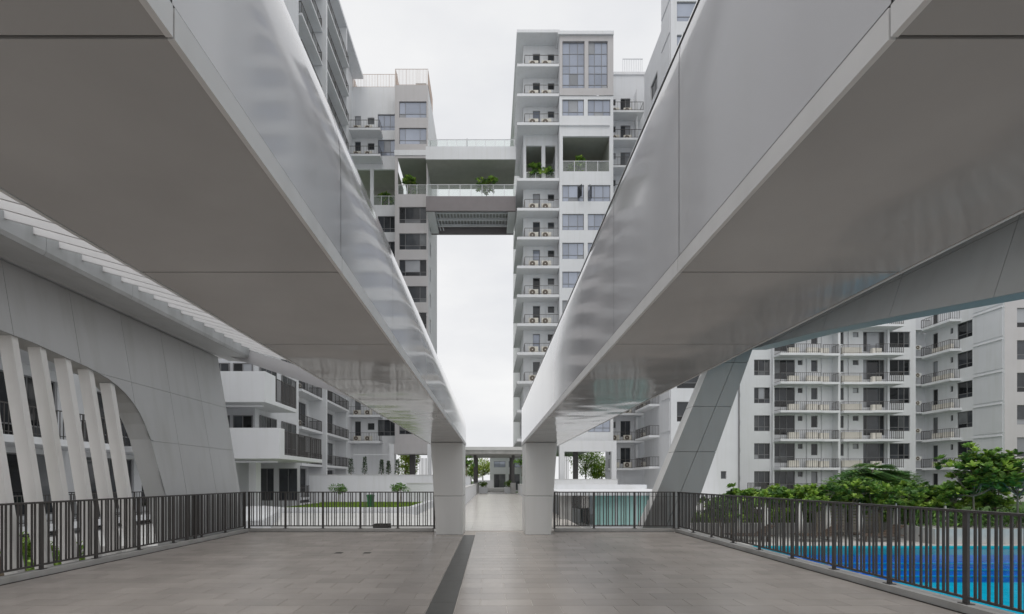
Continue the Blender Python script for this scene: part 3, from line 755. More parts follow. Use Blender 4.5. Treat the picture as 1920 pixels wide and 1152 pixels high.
sh = [(1.5, 2.6, z+0.8, z+2.4) for z in zf1[:-1]]
E.wall(0, 9, 4.4, 46.3, sh, 'white_paint')
for h in sh: E.window(*h, cols=(), transom=0)
F.box('roof', 0, W_, 0.02, 9, 46.1, 46.3, 'white_paint')
F.railing(0.05, W_-0.05, 0.08, 4.5, 46.3, h=1.9, step=0.16, sides=(True, True), m='trellis_rust', bar=0.03)
F.box('roof_tank', 2.2, 3.4, 1.2, 2.4, 46.31, 47.5, 'concrete')
# recessed half x -16.3..-11
F = Facade(T1, 'S', -16.4, 57.0); W_ = 5.5; F.box('infill_wall', -2.0, -0.005, 0.3, 0.6, -0.4, 47.7, 'white_paint')
wins, small = [], []
for z in zf1: wins.append((3.1, 5.3, z+0.7, z+2.6)); small += [(0.4, 1.1, z+0.5, z+2.4), (1.9, 2.7, z+1.4, z+2.2)]
F.wall(0, W_, 4.4, 47.7, wins + small + [(0.4, 2.2, 33.8, 38.0), (2.6, 5.3, 33.8, 38.0)], 'white_paint')
for i, w in enumerate(wins): F.window(*w, cols=(0.33, 0.66), transom=0.26, glass='glass_tower' if w[2] > 31 else 'glass_dark')
for w in small: F.window(*w, cols=(), transom=0)
F.box('garden_back', 0.3, 5.4, 4.0, 4.1, 33.7, 38.1, 'interior_grey'); F.box('garden_ceiling', 0.3, 5.4, 0.23, 4.0, 38.01, 38.1, 'interior_grey'); F.glassrail(2.6, 5.3, 0.05, 33.8, n=3)
for i, z in enumerate(zf1):
    F.box('balcony', -0.1, 3.7, -1.4, -0.004, z-0.25, z, 'white_paint'); F.railing(0.0, 3.6, -1.32, -0.1, z, h=0.95, step=0.3, sides=(True, True), bar=0.014)
    if z > 36 or z < 10:
        nm = {5.9: 'lowest balcony', 8.9: 'second balcony from the bottom', 38.9: 'upper balcony just above the planted gap', 41.9: 'topmost balcony'}[z]
        for j, x in enumerate((0.9, 2.2)):
            F.ac(x, -0.95, z, 'beige fan unit, left tower, %s, %s of two' % (nm, ('left', 'right')[j]), 0.85, 'air conditioners on the left tower balconies')
F.box('roof', 0, W_, 0.02, 8, 47.5, 47.7, 'white_paint'); F.railing(0.1, W_-0.1, 0.1, 4, 47.7, h=1.6, step=0.18, sides=(True, False), m='trellis_rust', bar=0.03)
# ground frame under the tower
F = Facade(T1, 'S', -11.2, 53.5)
F.box('ground_wall', -5.2, -0.0, 3.52, 3.9, -0.4, 4.39, 'white_paint')
F.box('frame_column', 0, 0.5, 0, 0.6, -0.4, 5.4, 'white_paint'); F.box('frame_column', 4.2, 4.6, 0, 0.6, -0.4, 5.4, 'white_paint'); F.box('frame_beam', 0.502, 4.198, 0.002, 3.0, 4.3, 5.4, 'taupe_paint')
F.box('dark_column', 1.9, 2.5, 2.0, 2.6, -0.4, 4.29, 'post_dark')
sc = MB()
for i in range(9): sc.box(2.75+i*0.16, 2.81+i*0.16, 4.0, 4.06, 0, 4.0)
link('slat_screen', sc.mesh('slat_screen', 'post_dark'), T1, F.at(0, 0, 0), 0)

# ================================================================== SKY BRIDGE
BR = thing('sky_bridge', 'roofed sky bridge with dark deck and glass railing joining the two towers', 'bridge', (-2.2, 53, 30.9))
def bb(name, *a): return box(name, *a, BR)
bb('deck_fascia', -7.09, 2.74, 53.0, 53.25, 30.9, 32.5, 'dark_taupe'); bb('deck_fascia', -7.09, 2.74, 58.0, 58.25, 30.9, 32.5, 'dark_taupe')
bb('deck', -7.09, 2.74, 53.26, 57.99, 31.9, 32.3, 'concrete')
for i in range(26): bb('deck_rib', -7.0+i*0.375, -6.86+i*0.375, 53.26, 57.98, 31.72, 31.89, 'soft_white')
for yv in (54.2, 55.6, 57.0): bb('truss_chord', -6.9, 2.6, yv, yv+0.18, 31.3, 31.55, 'soft_white')
for sx in (-6.6, 1.9):
    for i in range(3):
        m = MB(); x = sx + i*0.35
        m.tube([(x, 53.4, 31.7), (x+0.3, 57.8, 31.2)], 0.06, 6)
        p = wpos(BR); m.v = [(v[0]-p.x, v[1]-p.y, v[2]-p.z) for v in m.v]; m.build('truss_brace', 'soft_white', BR)
bb('corner_bracket', -7.09, -6.2, 53.26, 58.0, 30.95, 31.2, 'soft_white'); bb('corner_bracket', 1.9, 2.74, 53.26, 58.0, 30.95, 31.2, 'soft_white')
bb('roof', -7.09, 2.74, 52.9, 58.3, 36.45, 36.75, 'interior_grey'); bb('roof_fascia', -7.09, 2.74, 52.78, 52.895, 36.4, 37.8, 'white_paint')
bb('roof_top', -7.09, 2.74, 52.9, 58.3, 36.76, 37.78, 'white_paint')
FB = Facade(BR, 'S', -7.0, 53.1); FB.o.z = -30.9
FB.glassrail(0, 9.7, -0.02, 32.51, h=1.25, n=8); FB.glassrail(0, 9.7, 5.0, 32.51, h=1.25, n=8)
FB.glassrail(0.1, 9.6, 0.1, 37.81, h=1.0, n=9); FB.box('light_mast', 4.3, 4.42, 1.0, 1.1, 37.8, 39.6, 'soft_white')

# ================================================================== LEFT LONG BLOCK
LB = thing('apartment_block', 'long white apartment block running along the left behind the canopy fins', 'building', (-18, 32, 0))
# wall plane x=-16.3, from y=4 to y=55; facing east
F = Facade(LB, 'E', -16.3, 4.0); LEN = 53.3
zl = [0.0, 2.75] + [5.7+3*i for i in range(14)]
bays = [(2.0, 8.0), (8.6, 14.6), (15.2, 20.4)]        # behind the fins
bays2 = [(34.6, 39.3), (39.8, 46.6)]                  # the two stacks in view
holes = []
for z in zl:
    for (a, b) in bays:
        if z < 6: holes += [(a+0.3, a+2.9, z+0.15, z+2.35), (a+3.4, b-0.4, z+0.15, z+2.35)]
    for (a, b) in bays2:
        holes += [(a+0.5, a+1.2, z+0.3, z+2.3), (a+2.0, b-0.5, z+0.3, z+2.4)]
    holes.append((47.3, 49.6, z+0.7, z+2.4)); holes.append((29.6, 31.4, z+0.5, z+2.3))
F.wall(0, LEN, -0.9, 48.8, holes, 'white_paint')
for h in holes: F.window(*h, cols=(0.5,) if h[1]-h[0] < 2.8 else (0.25, 0.5, 0.75), transom=0 if h[1]-h[0] < 1 else 0.2)
for i, z in enumerate(zl):
    for (a, b) in bays:
        if z > 6: continue
        F.box('balcony', a, b, -2.2, -0.004, z-0.22, z, 'white_paint'); F.railing(a+0.06, b-0.06, -2.12, -0.1, z, step=0.13)
    for q, (a, b) in enumerate(bays2):
        dp = 1.25 if q == 0 else 1.5
        F.box('balcony', a, b, -dp, -0.004, z-0.2, z, 'white_paint'); F.railing(a+0.06, b-0.06, -dp+0.07, -0.1, z, step=0.15)
        if q == 1 and False: pass
        if 2 < z < 10:
            F.ac(a+0.8, -0.8, z, 'pale fan unit, long left block, %s, %s stack' % (lvl(i-1), ('nearer', 'farther')[q]), 0.8, 'air conditioners on the long left block', casing='ac_white')
F.box('fin_wall', 39.35, 39.7, -1.55, -0.004, -0.5, 48.8, 'white_paint'); F.box('fin_wall', 34.2, 34.55, -1.0, -0.004, -0.5, 48.8, 'white_paint'); F.box('fin_wall', 46.65, 46.9, -1.2, -0.004, -0.5, 48.8, 'white_paint')
F.box('roof', -0.2, LEN-0.1, -1.25, 10, 48.8, 49.15, 'soft_white')
F.box('body', 0.0, LEN, 0.6, 10, -0.8, 48.7, 'soft_white')
# projecting white balconies of the nearer corner
N = Facade(LB, 'S', -16.2, 26.0)
def lt(name, x0, x1, y0, y1, z0, z1, m): return box(name, x0, x1, y0, y1, z0, z1, m, LB)
lt('projecting_wall', -16.29, -13.3, 27.3, 33.4, 2.6, 48.7, 'soft_white')
for z, xe, ye in ((5.7, -11.75, 29.3), (2.75, -11.0, 31.6)):
    lt('balcony', -16.2, xe, 25.2, ye, z-0.22, z, 'white_paint')
    lt('parapet', -16.2, xe-0.004, 25.2, 25.35, z+0.001, z+1.38, 'white_paint')
    E_ = Facade(LB, 'E', xe-0.02, 25.36)
    E_.box('parapet', 0, 1.1 if z > 5 else 0.5, 0.0, 0.14, z+0.001, z+1.38, 'white_paint'); E_.railing(1.15 if z > 5 else 0.55, ye-25.4, 0.05, 0.6, z, h=1.3, step=0.12, sides=(False, True), bar=0.03)
    lt('ceiling_drain', -14.0, xe-0.3, 25.6, 25.68, z-0.42, z-0.34, 'white_paint')
PW = Facade(LB, 'S', -16.3, 27.29)
for z in (2.75, 5.7):
    for (a, b) in ((0.6, 1.6), (1.8, 2.9)): PW.window(a, b, z+0.1, z+2.3, cols=(0.5,), transom=0, y=-0.08)
PE = Facade(LB, 'E', -13.29, 27.3)
for z in (2.75, 5.7, 8.7):
    PE.window(0.5, 2.6, z+0.3, z+2.4, cols=(0.33, 0.66), transom=0.2, y=-0.08); PE.window(3.4, 5.6, z+0.3, z+2.4, cols=(0.33, 0.66), transom=0.2, y=-0.08)
lt('ground_pier', -15.0, -14.6, 27.4, 28.0, -0.5, 2.5, 'white_paint'); lt('ground_pier', -13.7, -13.3, 27.4, 28.0, -0.5, 2.5, 'white_paint')
GE = Facade(LB, 'S', -16.2, 33.0); GE.wall(0, 3.2, -0.9, 2.58, [(0.4, 1.4, 0.0, 2.2), (1.7, 3.0, 0.0, 2.2)], 'white_paint'); GE.window(0.4, 1.4, 0, 2.2, cols=(0.5,), transom=0); GE.window(1.7, 3.0, 0, 2.2, cols=(0.5,), transom=0)

# ================================================================== GREY-WHITE BLOCK behind the slanted leg
MBK = thing('apartment_block', 'pale grey high block behind the slanted canopy leg with wide windows', 'building', (19, 47, 0))
F = Facade(MBK, 'S', 16.2, 43.5)
zm = [2.7+3*i for i in range(15)]
holes = [(0.55, 3.9, z+0.95, z+2.75) for z in zm]
F.wall(0, 6.2, -0.3, 52, holes + [(4.5, 5.0, 1.5, 2.2)], 'soft_white')
for h in holes: F.window(*h, cols=(0.72,), transom=0.28, glass='glass_dark' if h[2] < 20 else 'glass_tower')
F.window(4.5, 5.0, 1.5, 2.2, cols=(), transom=0)
W = Facade(MBK, 'W', 16.2, 51.0)
sh = [(2.0, 4.0, z+0.8, z+2.5) for z in zm if 28 < z < 40]
W.wall(0, 5.1, -0.3, 43.8, sh, 'soft_white'); W.wall(5.1, 7.5, -0.3, 52, [], 'soft_white')
for h in sh: W.window(*h, cols=(0.5,), transom=0)
for z in zm:
    W.box('wall_panel', 5.2, 7.3, -0.06, -0.004, z+0.15, z+2.8, 'soft_white')
    W.box('balcony', 0.1, 4.6, -1.0, -0.004, z-0.2, z, 'white_paint') if z < 20 else None
    if z < 20: W.railing(0.15, 4.5, -0.94, -0.05, z, step=0.14)
F.box('body', 0.25, 6.19, 0.5, 2.4, -0.2, 51.9, 'soft_white'); F.box('body', 0.25, 6.19, 2.41, 7.5, -0.2, 43.7, 'soft_white'); F.box('roof', 0.0, 6.19, 2.42, 7.5, 43.81, 44.1, 'soft_white'); F.box('downpipe', 6.05, 6.15, -0.12, -0.02, -0.2, 51, 'window_frame')
for i, z in enumerate(zm[:4]):
    aircon(W.world(1.0, -0.55, z), W.rot, 'beige fan unit on the side balcony of the pale grey block, %s' % ('on the lowest level' if i == 0 else '%s level up' % ORD[i]), 0.8, 'air conditioners on the grey block')

# ================================================================== RIGHT BLOCK
RB = thing('apartment_block', 'white apartment block on the right with two stacks of wide railed balconies', 'building', (35, 52, 0))
k = 52/FPX
def rx(px): return (px-VX)*k
X0 = rx(1368)
F = Facade(RB, 'S', X0, 52.0)
def u(px): return rx(px) - X0
zr = [-0.3, 2.7, 5.7, 8.7, 11.7, 14.7, 17.7]
holes, kinds = [], []
for z in zr:
    for a, b, za, zb, cols, trn in ((1414, 1444, .95, 2.65, (0.3, 0.68), 0.28), (1451, 1490.5, .55, 2.65, (0.3, 0.62), 0.32), (1496, 1505, 2.05, 2.6, (), 0), (1521, 1533, 1.35, 2.6, (), 0),
                            (1570, 1582, 1.3, 2.6, (), 0), (1599, 1610, 2.05, 2.6, (), 0), (1618.5, 1659, .5, 2.65, (0.2, 0.78), 0.3), (1665, 1706.5, .95, 2.65, (0.5, 0.76), 0.25), (1381, 1388, 1.6, 2.1, (), 0)):
        holes.append((u(a), u(b), z+za, z+zb)); kinds.append((cols, trn))
Wd = u(1717)
F.wall(0, Wd, -1.2, 21, holes, 'white_paint')
for h, (c, tn) in zip(holes, kinds): F.window(*h, cols=c, transom=tn, glass='glass_dark', fw=0.06)
F.box('roof', 0, Wd, -0.3, 10, 21, 21.4, 'white_paint')
F.box('fin_wall', u(1560.5), u(1564.5), -0.9, -0.004, -1.0, 21, 'white_paint'); F.box('fin_wall', u(1446), u(1449), -0.3, -0.004, -1.0, 21, 'white_paint'); F.box('fin_wall', u(1660), u(1664), -0.3, -0.004, -1.0, 21, 'white_paint')
F.box('downpipe', u(1373), u(1375), -0.14, -0.02, -1, 21, 'window_frame')
for px in (1512, 1540, 1590): F.box('pipe', u(px), u(px)+0.1, -0.12, -0.02, -0.3, 20.5, 'white_paint')
for i, z in enumerate(zr[1:]):
    for a, b, s0, s1 in ((1447.6, 1559.5, 1.5, 1.25), (1566, 1673.6, 1.25, 1.5)):
        mid = (a+b)/2 + (18 if a < 1500 else -5)
        m = MB(); m.prism([(u(a), -0.004), (u(a), -s0), (u(mid), -s0), (u(mid)+0.5, -s1), (u(b), -s1), (u(b), -0.004)][::-1], 2, z-0.24, z)
        o = link('balcony', m.mesh('balcony', 'white_paint'), RB, F.at(0, 0, 0), 0)
        rail = F.railing(u(a)+0.08, u(mid), -s0+0.06, -0.2, z, step=0.2, sides=(True, False), bar=0.026)
        rail = F.railing(u(mid)+0.45, u(b)-0.08, -s1+0.06, -0.2, z, step=0.2, sides=(False, True), bar=0.026)
    if i < 5:
        for st, pxs in (('left', (1482, 1516, 1538)), ('right', (1573.6+6, 1598, 1635.6))):
            for j, px in enumerate(pxs):
                aircon(F.world(u(px), -0.35, z), math.pi, 'beige fan unit, right block, %s, %s stack, %s of three' % (lvl(i), st, ('left', 'middle', 'right')[j]), 1.08 if j != 2 else 0.98, 'air conditioners on the right block')
F.box('ground_kerb', 0.2, u(1660), -3.2, -3.0, -0.9, -0.02, 'white_paint'); F.railing(0.3, u(1409), -3.1, -2.0, -0.02, h=1.15, step=0.13, bar=0.05, sides=(False, True)); F.railing(u(1425), u(1655), -3.1, -2.0, -0.02, h=1.1, step=0.15, sides=(True, True))
# wing with side balconies, panels and front
Wg = thing('apartment_block', 'white apartment wing at the far right with panelled side wall and corner balconies', 'building', (50, 50, 0))
W = Facade(Wg, 'W', 47.6, 53.0)
holes = []
for z in zr: holes += [(0.9, 1.5, z+0.3, z+2.4), (2.9, 3.2, z+1.8, z+2.4), (3.6, 5.2, z+0.95, z+2.6)]
W.wall(0, 8.2, -1.2, 21, holes, 'white_paint')
for h in holes: W.window(*h, cols=() if h[1]-h[0] < 1 else (0.6,), transom=0 if h[1]-h[0] < 1 else 0.26)
for i, z in enumerate(zr):
    fr = MB(); a, b, z0, z1 = 5.35, 8.05, z+0.12, z+2.85
    W.box('wall_panel', a, b, -0.05, -0.004, z0, z1, 'soft_white')
    W.box('panel_ledge', a-0.02, b+0.02, -0.12, -0.053, z1-0.08, z1, 'white_paint')
    if i:
        m = MB(); m.prism([(0.2, 0.0), (0.0, -0.5), (0.9, -1.15), (4.1, -1.15), (4.1, 0.0)][::-1], 2, z-0.24, z)
        link('balcony', m.mesh('balcony', 'white_paint'), Wg, W.at(0, 0, 0), W.rot)
        W.railing(0.75, 4.02, -1.08, -0.15, z, step=0.2, sides=(True, True), bar=0.026)
        if i < 6:
            aircon(W.world(1.9, -0.25, z), W.rot+math.pi, 'beige fan unit, far right wing, %s, farther of two' % lvl(i-1), 0.9, 'air conditioners on the far right wing')
            aircon(W.world(3.1, -0.25, z), W.rot+math.pi, 'beige fan unit, far right wing, %s, nearer of two' % lvl(i-1), 0.9, 'air conditioners on the far right wing')
F = Facade(Wg, 'S', 47.6, 44.8)
holes = [(1.15, 3.2, z+0.85, z+2.65) for z in zr]
F.wall(0, 9, -1.2, 21, holes, 'taupe_paint')
for h in holes: F.window(*h, cols=(0.5,), transom=0.26)
F.box('roof', 0, 9, 0, 9, 21, 21.3, 'white_paint')
# service strip between the block and the wing
F = Facade(Wg, 'S', rx(1717)+0.005, 53.0); F.wall(0, 1.9, -1.2, 21, [], 'soft_white', name='service_wall')
for i, z in enumerate(zr):
    F.box('service_ledge', 0.02, 1.2, -0.9, -0.004, z-0.12, z, 'white_paint')
    if i and i < 6: aircon(F.world(0.55, -0.7, z+0.75), F.rot, 'white fan unit between right block and far wing, %s' % ('lowest of five' if i == 1 else 'topmost of five' if i == 5 else ORD[i-1]+' from the bottom of five'), 0.7, 'white units in the service strip', casing='ac_white')

# ================================================================== END OF THE WALKWAY
LC = thing('link_canopy', 'flat grey walkway canopy on dark posts spanning between the towers', 'canopy', (0, 50, 0))
def lc(name, *a): return box(name, *a, LC)
lc('roof', -3.6, 3.3, 47.0, 56.0, 3.95, 4.5, 'concrete'); lc('roof_trim', -3.62, 3.32, 46.9, 46.99, 4.3, 4.62, 'pale_concrete')
for (x, yv) in ((-1.75, 49.5), (2.15, 49.5), (-1.75, 55), (2.15, 55)):
    lc('post', x, x+0.3, yv, yv+0.3, 1.12, 3.94, 'post_dark'); lc('post_base', x-0.12, x+0.42, yv-0.12, yv+0.42, -0.01, 1.12, 'concrete')
FBd = thing('house', 'low white building with grey windows at the far end of the walkway', 'building', (2.5, 76, 0))
F = Facade(FBd, 'S', 0.1, 75.0)
hs_ = [(0.4, 2.2, 3.35, 4.3), (2.7, 4.6, 3.35, 4.3), (0.4, 2.2, -0.2, 2.3), (2.7, 4.4, -0.2, 2.3)]
F.wall(-0.2, 6, -0.4, 5.2, hs_, 'white_paint')
for h in hs_: F.window(*h, cols=(0.5,), transom=0, glass='glass_dark' if h[2] < 1 else 'glass_tower')
F.box('roof', -0.4, 6.2, -0.3, 6, 5.2, 5.5, 'soft_white'); F.box('body', -0.2, 6, 0.4, 6, -0.3, 5.19, 'soft_white')
tag(box('garden_wall', -1.8, 0.35, 62.5, 62.8, -0.4, 1.35, 'white_paint'), 'white garden wall beyond the link canopy left of the low building', 'wall')
st_ = thing('steps', 'pale steps at the far end of the walkway between the two planters', 'steps', (0.5, 58, 0))
for i in range(3): box('step', -0.9, 2.2, 57.0+i*0.6, 60, 0.0+0.15*i+0.002, 0.15*(i+1), 'pale_concrete', st_)

def lowwall(label, x0, x1, y0, y1, z1):
    t = thing('planter_wall', label, 'wall', ((x0+x1)/2, (y0+y1)/2, 0))
    box('wall_body', x0, x1, y0, y1, -0.4, z1-0.05, 'white_paint', t); box('coping', x0-0.03, x1+0.03, y0-0.03, y1+0.03, z1-0.048, z1, 'pale_concrete', t)
lowwall('low white planter wall along the left side of the walkway', -1.75, -1.42, 20.0, 48.5, 1.0)
lowwall('low white planter wall along the right side of the walkway', 2.72, 3.0, 26.0, 48.5, 1.0)
lowwall('tall white planter wall behind the lawn carrying the columnar plants', -15.0, -4.6, 40.0, 40.4, 1.85)
lowwall('white garden wall right of the lawn in front of the left column', -5.9, -1.8, 34.0, 34.3, 1.2)
lowwall('white raised planter holding the frangipani left of the walkway', -3.6, -1.9, 45.0, 46.5, 1.75)
lowwall('white raised planter holding the frangipani right of the walkway', 2.3+0.75, 4.6, 45.0, 46.5, 1.75)
lowwall('white kerb wall round the right void deck below the trees', 3.4, 12.6, 48.0, 48.3, 1.5)

def boxplanter(label, x, yv, w, h):
    t = thing('planter_box', label, 'planter', (x, yv, 0), 0, 'white planter boxes at the walkway end')
    b = MB(); b.hexa([(-w/2*0.9, -w/2*0.9, 0), (w/2*0.9, -w/2*0.9, 0), (w/2*0.9, w/2*0.9, 0), (-w/2*0.9, w/2*0.9, 0), (-w/2, -w/2, h), (w/2, -w/2, h), (w/2, w/2, h), (-w/2, w/2, h)])
    b.build('box', 'white_paint', t); s = MB(); s.box(-w/2+0.06, w/2-0.06, -w/2+0.06, w/2-0.06, h-0.02, h+0.01); s.build('soil', 'soil', t)
boxplanter('white planter box left of the steps at the walkway end', -0.75, 51.0, 0.95, 0.66)
boxplanter('white planter box right of the steps at the walkway end', 1.9, 51.0, 0.95, 0.66)

# ================================================================== LAWN and left podium
lawn = structure(box('lawn_bed', -11.4, -4.3, 24.6, 33.0, -0.6, -0.12, 'grass'))
gb = MB(); lp = wpos(lawn)
for i in range(16000):
    x, yv = random.uniform(-11.3, -4.4), random.uniform(24.7, 32.9); h = random.uniform(0.04, 0.09); a = random.uniform(0, 6.28); w = 0.02
    gb.poly([(x-lp.x-w*math.cos(a), yv-lp.y-w*math.sin(a), -0.12-lp.z), (x-lp.x+w*math.cos(a), yv-lp.y+w*math.sin(a), -0.12-lp.z), (x-lp.x+random.uniform(-.03, .03), yv-lp.y+random.uniform(-.03, .03), -0.12+h-lp.z)])
gl = stuff(gb.build('grass_blades', 'leaf_bright', lawn))
def prismthing(name, label, cat, poly, z0, z1, m):
    b = MB(); c = Vector((sum(p[0] for p in poly)/len(poly), sum(p[1] for p in poly)/len(poly)))
    b.prism([(p[0]-c.x, p[1]-c.y) for p in poly], 2, z0, z1)
    return tag(b.build(name, m, None, (c.x, c.y, 0)), label, cat)
prismthing('lawn_kerb', 'white kerb along the front edge of the lawn', 'kerb', [(-11.8, 24.0), (-4.6, 24.0), (-3.9, 25.2), (-3.9, 33), (-4.28, 33), (-4.28, 25.4), (-4.8, 24.58), (-11.8, 24.58)], -0.6, 0.02, 'white_paint')
prismthing('paved_ramp', 'pale grey paved roof slab below the lawn', 'slab', [(-11.5, 17.5), (-2.0, 17.5), (-2.0, 20.5), (-4.4, 23.9), (-11.5, 23.9)], -0.41, -0.22, 'pale_concrete')
prismthing('curved_parapet', 'bright white curved parapet beside the left corner of the back railing', 'wall', [(-9.4, 15.6), (-7.6, 15.0), (-7.2, 15.3), (-7.6, 16.5), (-8.6, 19.5), (-9.9, 22.8), (-11.2, 23.9), (-11.8, 23.4), (-10.6, 20.5)], -0.7, 0.14, 'white_paint')
vb = thing('vent_box', 'dark louvred vent set low behind the back left railing', 'vent', (-3.5, 15.6, -0.4))
box('vent_frame', -3.75, -3.25, 15.4, 15.8, -0.40, 0.0, 'slot_dark', vb)
for i in range(4): box('vent_slat', -3.73, -3.27, 15.37, 15.398, -0.36+i*0.09, -0.31+i*0.09, 'rail_bronze', vb)
bn = thing('litter_bin', 'green litter bin standing on the lawn', 'bin', fitx(695, 27) and (fitx(695, 27), 27.0, -0.12))
m = MB(); m.hexa([(-.14, -.14, 0), (.14, -.14, 0), (.14, .14, 0), (-.14, .14, 0), (-.17, -.17, .62), (.17, -.17, .62), (.17, .17, .62), (-.17, .17, .62)]); m.build('body', 'bin_green', bn)
m = MB(); m.box(-.19, .19, -.19, .19, .625, .68); m.box(-.16, .16, -.16, .16, .682, .72); m.build('lid', 'bin_green', bn)

# ================================================================== TEAL GLASS PAVILION behind the right railing
pv = thing('glass_pavilion', 'low pavilion with teal glass walls and white flat roof behind the right railing', 'pavilion', (6, 20, -0.6))
def pb(name, *a): return box(name, *a, pv)
pb('roof', 2.45, 7.25, 17.2, 24.0, 0.86, 1.0, 'white_paint'); pb('roof_upstand', 2.6, 7.1, 22.0, 22.3, 1.001, 1.2, 'white_paint')
pb('floor', 2.8, 7.2, 17.5, 24.0, -0.62, -0.28, 'pale_concrete'); pb('column', 2.52, 2.95, 17.45, 17.9, -0.9, 0.859, 'concrete')
pb('plinth', 3.6, 7.2, 17.42, 17.62, -0.9, -0.22, 'white_paint')
xs = [3.72, 4.52, 5.24, 6.1, 7.0]
for a, b in zip(xs, xs[1:]):
    pb('glass_panel', a+0.02, b-0.02, 17.46, 17.48, -0.20, 0.85, 'glass_teal')
    pb('mullion', b-0.018, b+0.018, 17.44, 17.50, -0.2, 0.85, 'soft_white')
pb('back_wall', 2.8, 7.2, 23.6, 23.8, -0.27, 0.85, 'white_paint'); pb('side_glass', 3.62, 3.64, 17.8, 23.5, -0.25, 0.85, 'glass_clear')
pb('machine_housing', 3.0, 3.55, 19.0, 20.2, -0.27, 0.25, 'white_paint')

# ================================================================== POOL
PZ = -1.45
deck = structure(box('pool_deck', 5.3, 60, 20.55, 44, -2.0, PZ+0.08, 'concrete'))
structure(box('pool_deck', 5.3, 9.6, -6, 20.5, -2.0, PZ+0.08, 'concrete')); 
pool = structure(box('pool_floor', 9.62, 33, -6, 19.65, -3.0, -2.75, 'pool_tile'))
structure(box('pool_floor', 9.62, 33, 19.65, 20.54, -3.0, -2.70, 'pool_blue'))
pw = structure(box('pool_wall', 9.62, 33, 20.42, 20.54, -2.69, -1.75, 'pool_blue')); structure(box('pool_wall', 9.62, 33, 20.44, 20.545, -1.75, PZ+0.06, 'pool_teal'))  # teal upper strip paints in the plants' reflection along the far edge
for i in range(3): structure(box('pool_step', 9.7, 33, 19.7+0.24*i, 20.41, -2.69, -2.5+0.22*i, 'pool_blue'))
for i in range(3): structure(box('pool_step_edge', 9.72, 33, 19.685+0.24*i, 19.698+0.24*i, -2.54+0.22*i, -2.5+0.22*i, 'pool_teal'))
structure(box('pool_wall', 9.60, 9.70, -6, 20.41, -2.74, PZ+0.06, 'pool_tile'))
m = MB(); m.quad((9.71, -6, PZ), (33, -6, PZ), (33, 20.43, PZ), (9.71, 20.43, PZ)); structure(m.build('pool_water', 'water'))
tag(box('planter_bed', 9.0, 33, 24.6, 25.0, PZ+0.08, PZ+0.65, 'concrete'), 'grey concrete planter wall behind the pool loungers', 'wall')
tag(box('planter_bed', 19.2, 33, 20.9, 24.5, PZ+0.08, PZ+0.75, 'concrete'), 'grey concrete planter at the right end of the pool', 'planter')
for i, (px0, px1) in enumerate(((1532, 1585), (1598, 1655), (1672, 1790))):
    t = thing('slat_screen', 'beige slatted privacy screen behind the loungers, %s of three' % ('leftmost', 'middle', 'rightmost and widest')[i], 'screen', (fitx((px0+px1)/2, 24.2), 24.2, PZ), 0, 'slatted screens by the pool')
    x0, x1 = fitx(px0, 24.2), fitx(px1, 24.2)
    for j in range(9): box('slat', x0, x1, 24.18, 24.22, PZ+0.25+j*0.15, PZ+0.37+j*0.15, 'screen_beige', t)
    for x in (x0, x1): box('post', x-0.04, x+0.04, 24.225, 24.3, PZ+0.08, PZ+1.62, 'screen_beige', t)
def lounger(px, label):
    x = fitx(px, 22.0); t = thing('sun_lounger', label, 'sun lounger', (x, 22.0, PZ+0.08), 0, 'dark loungers by the pool')
    for q in (-0.55, 0.55):
        for yv in (-0.25, 0.25): link('leg', boxmesh(0.06, 0.06, 0.30, 'lounger_wood'), t, (q*1.3, yv, 0.15))
    for j in range(10): link('seat_slat', boxmesh(0.10, 0.62, 0.03, 'lounger_wood'), t, (-0.85+j*0.13, 0, 0.325))
    for j in range(6):
        o = link('back_slat', boxmesh(0.10, 0.62, 0.03, 'lounger_wood'), t, (0.47+j*0.105, 0, 0.36+j*0.07)); o.rotation_euler = (0, R(-34), 0)
    for yv in (-0.34, 0.34): link('side_rail', boxmesh(1.9, 0.05, 0.07, 'lounger_wood'), t, (0.0, yv, 0.29))
for px, lb in ((1405, 'nearest the slanted leg'), (1530, 'second from the left'), (1645, 'third from the left'), (1750, 'rightmost by the concrete planter')):
    lounger(px, 'dark slatted sun lounger at the far edge of the pool, ' + lb)
def parasol(px, label):
    x = fitx(px, 22.6); t = thing('closed_parasol', label, 'parasol', (x, 22.6, PZ+0.08), 0, 'closed parasols by the pool')
    m = MB(); m.tube([(0, 0, 0), (0, 0, 1.72)], 0.025, 8); m.build('pole', 'soft_white', t)
    m = MB(); nn = 12; zs_ = [(0.35, 0.05), (0.42, 0.10), (0.9, 0.12), (1.3, 0.09), (1.62, 0.04), (1.71, 0.02)]
    for (z, r) in zs_:
        for j in range(nn): rr = r*(1.0 if j % 2 else 0.7); m.v.append((rr*math.cos(2*math.pi*j/nn), rr*math.sin(2*math.pi*j/nn), z))
    for q in range(len(zs_)-1):
        for j in range(nn): m.f.append((q*nn+j, q*nn+(j+1) % nn, (q+1)*nn+(j+1) % nn, (q+1)*nn+j)); m.mi.append(0)
    m.build('folded_cloth', 'parasol_cloth', t, smooth=True)
    m = MB(); m.box(-.25, .25, -.25, .25, 0, .06); m.build('base', 'concrete', t)
for px, lb in ((1386, 'nearest the slanted leg'), (1436, 'second from the left'), (1500, 'third from the left'), (1552, 'fourth from the left'), (1612, 'fifth from the left'), (1680, 'second from the right'), (1772, 'rightmost of the row')):
    parasol(px, 'closed off-white parasol behind the pool, ' + lb)

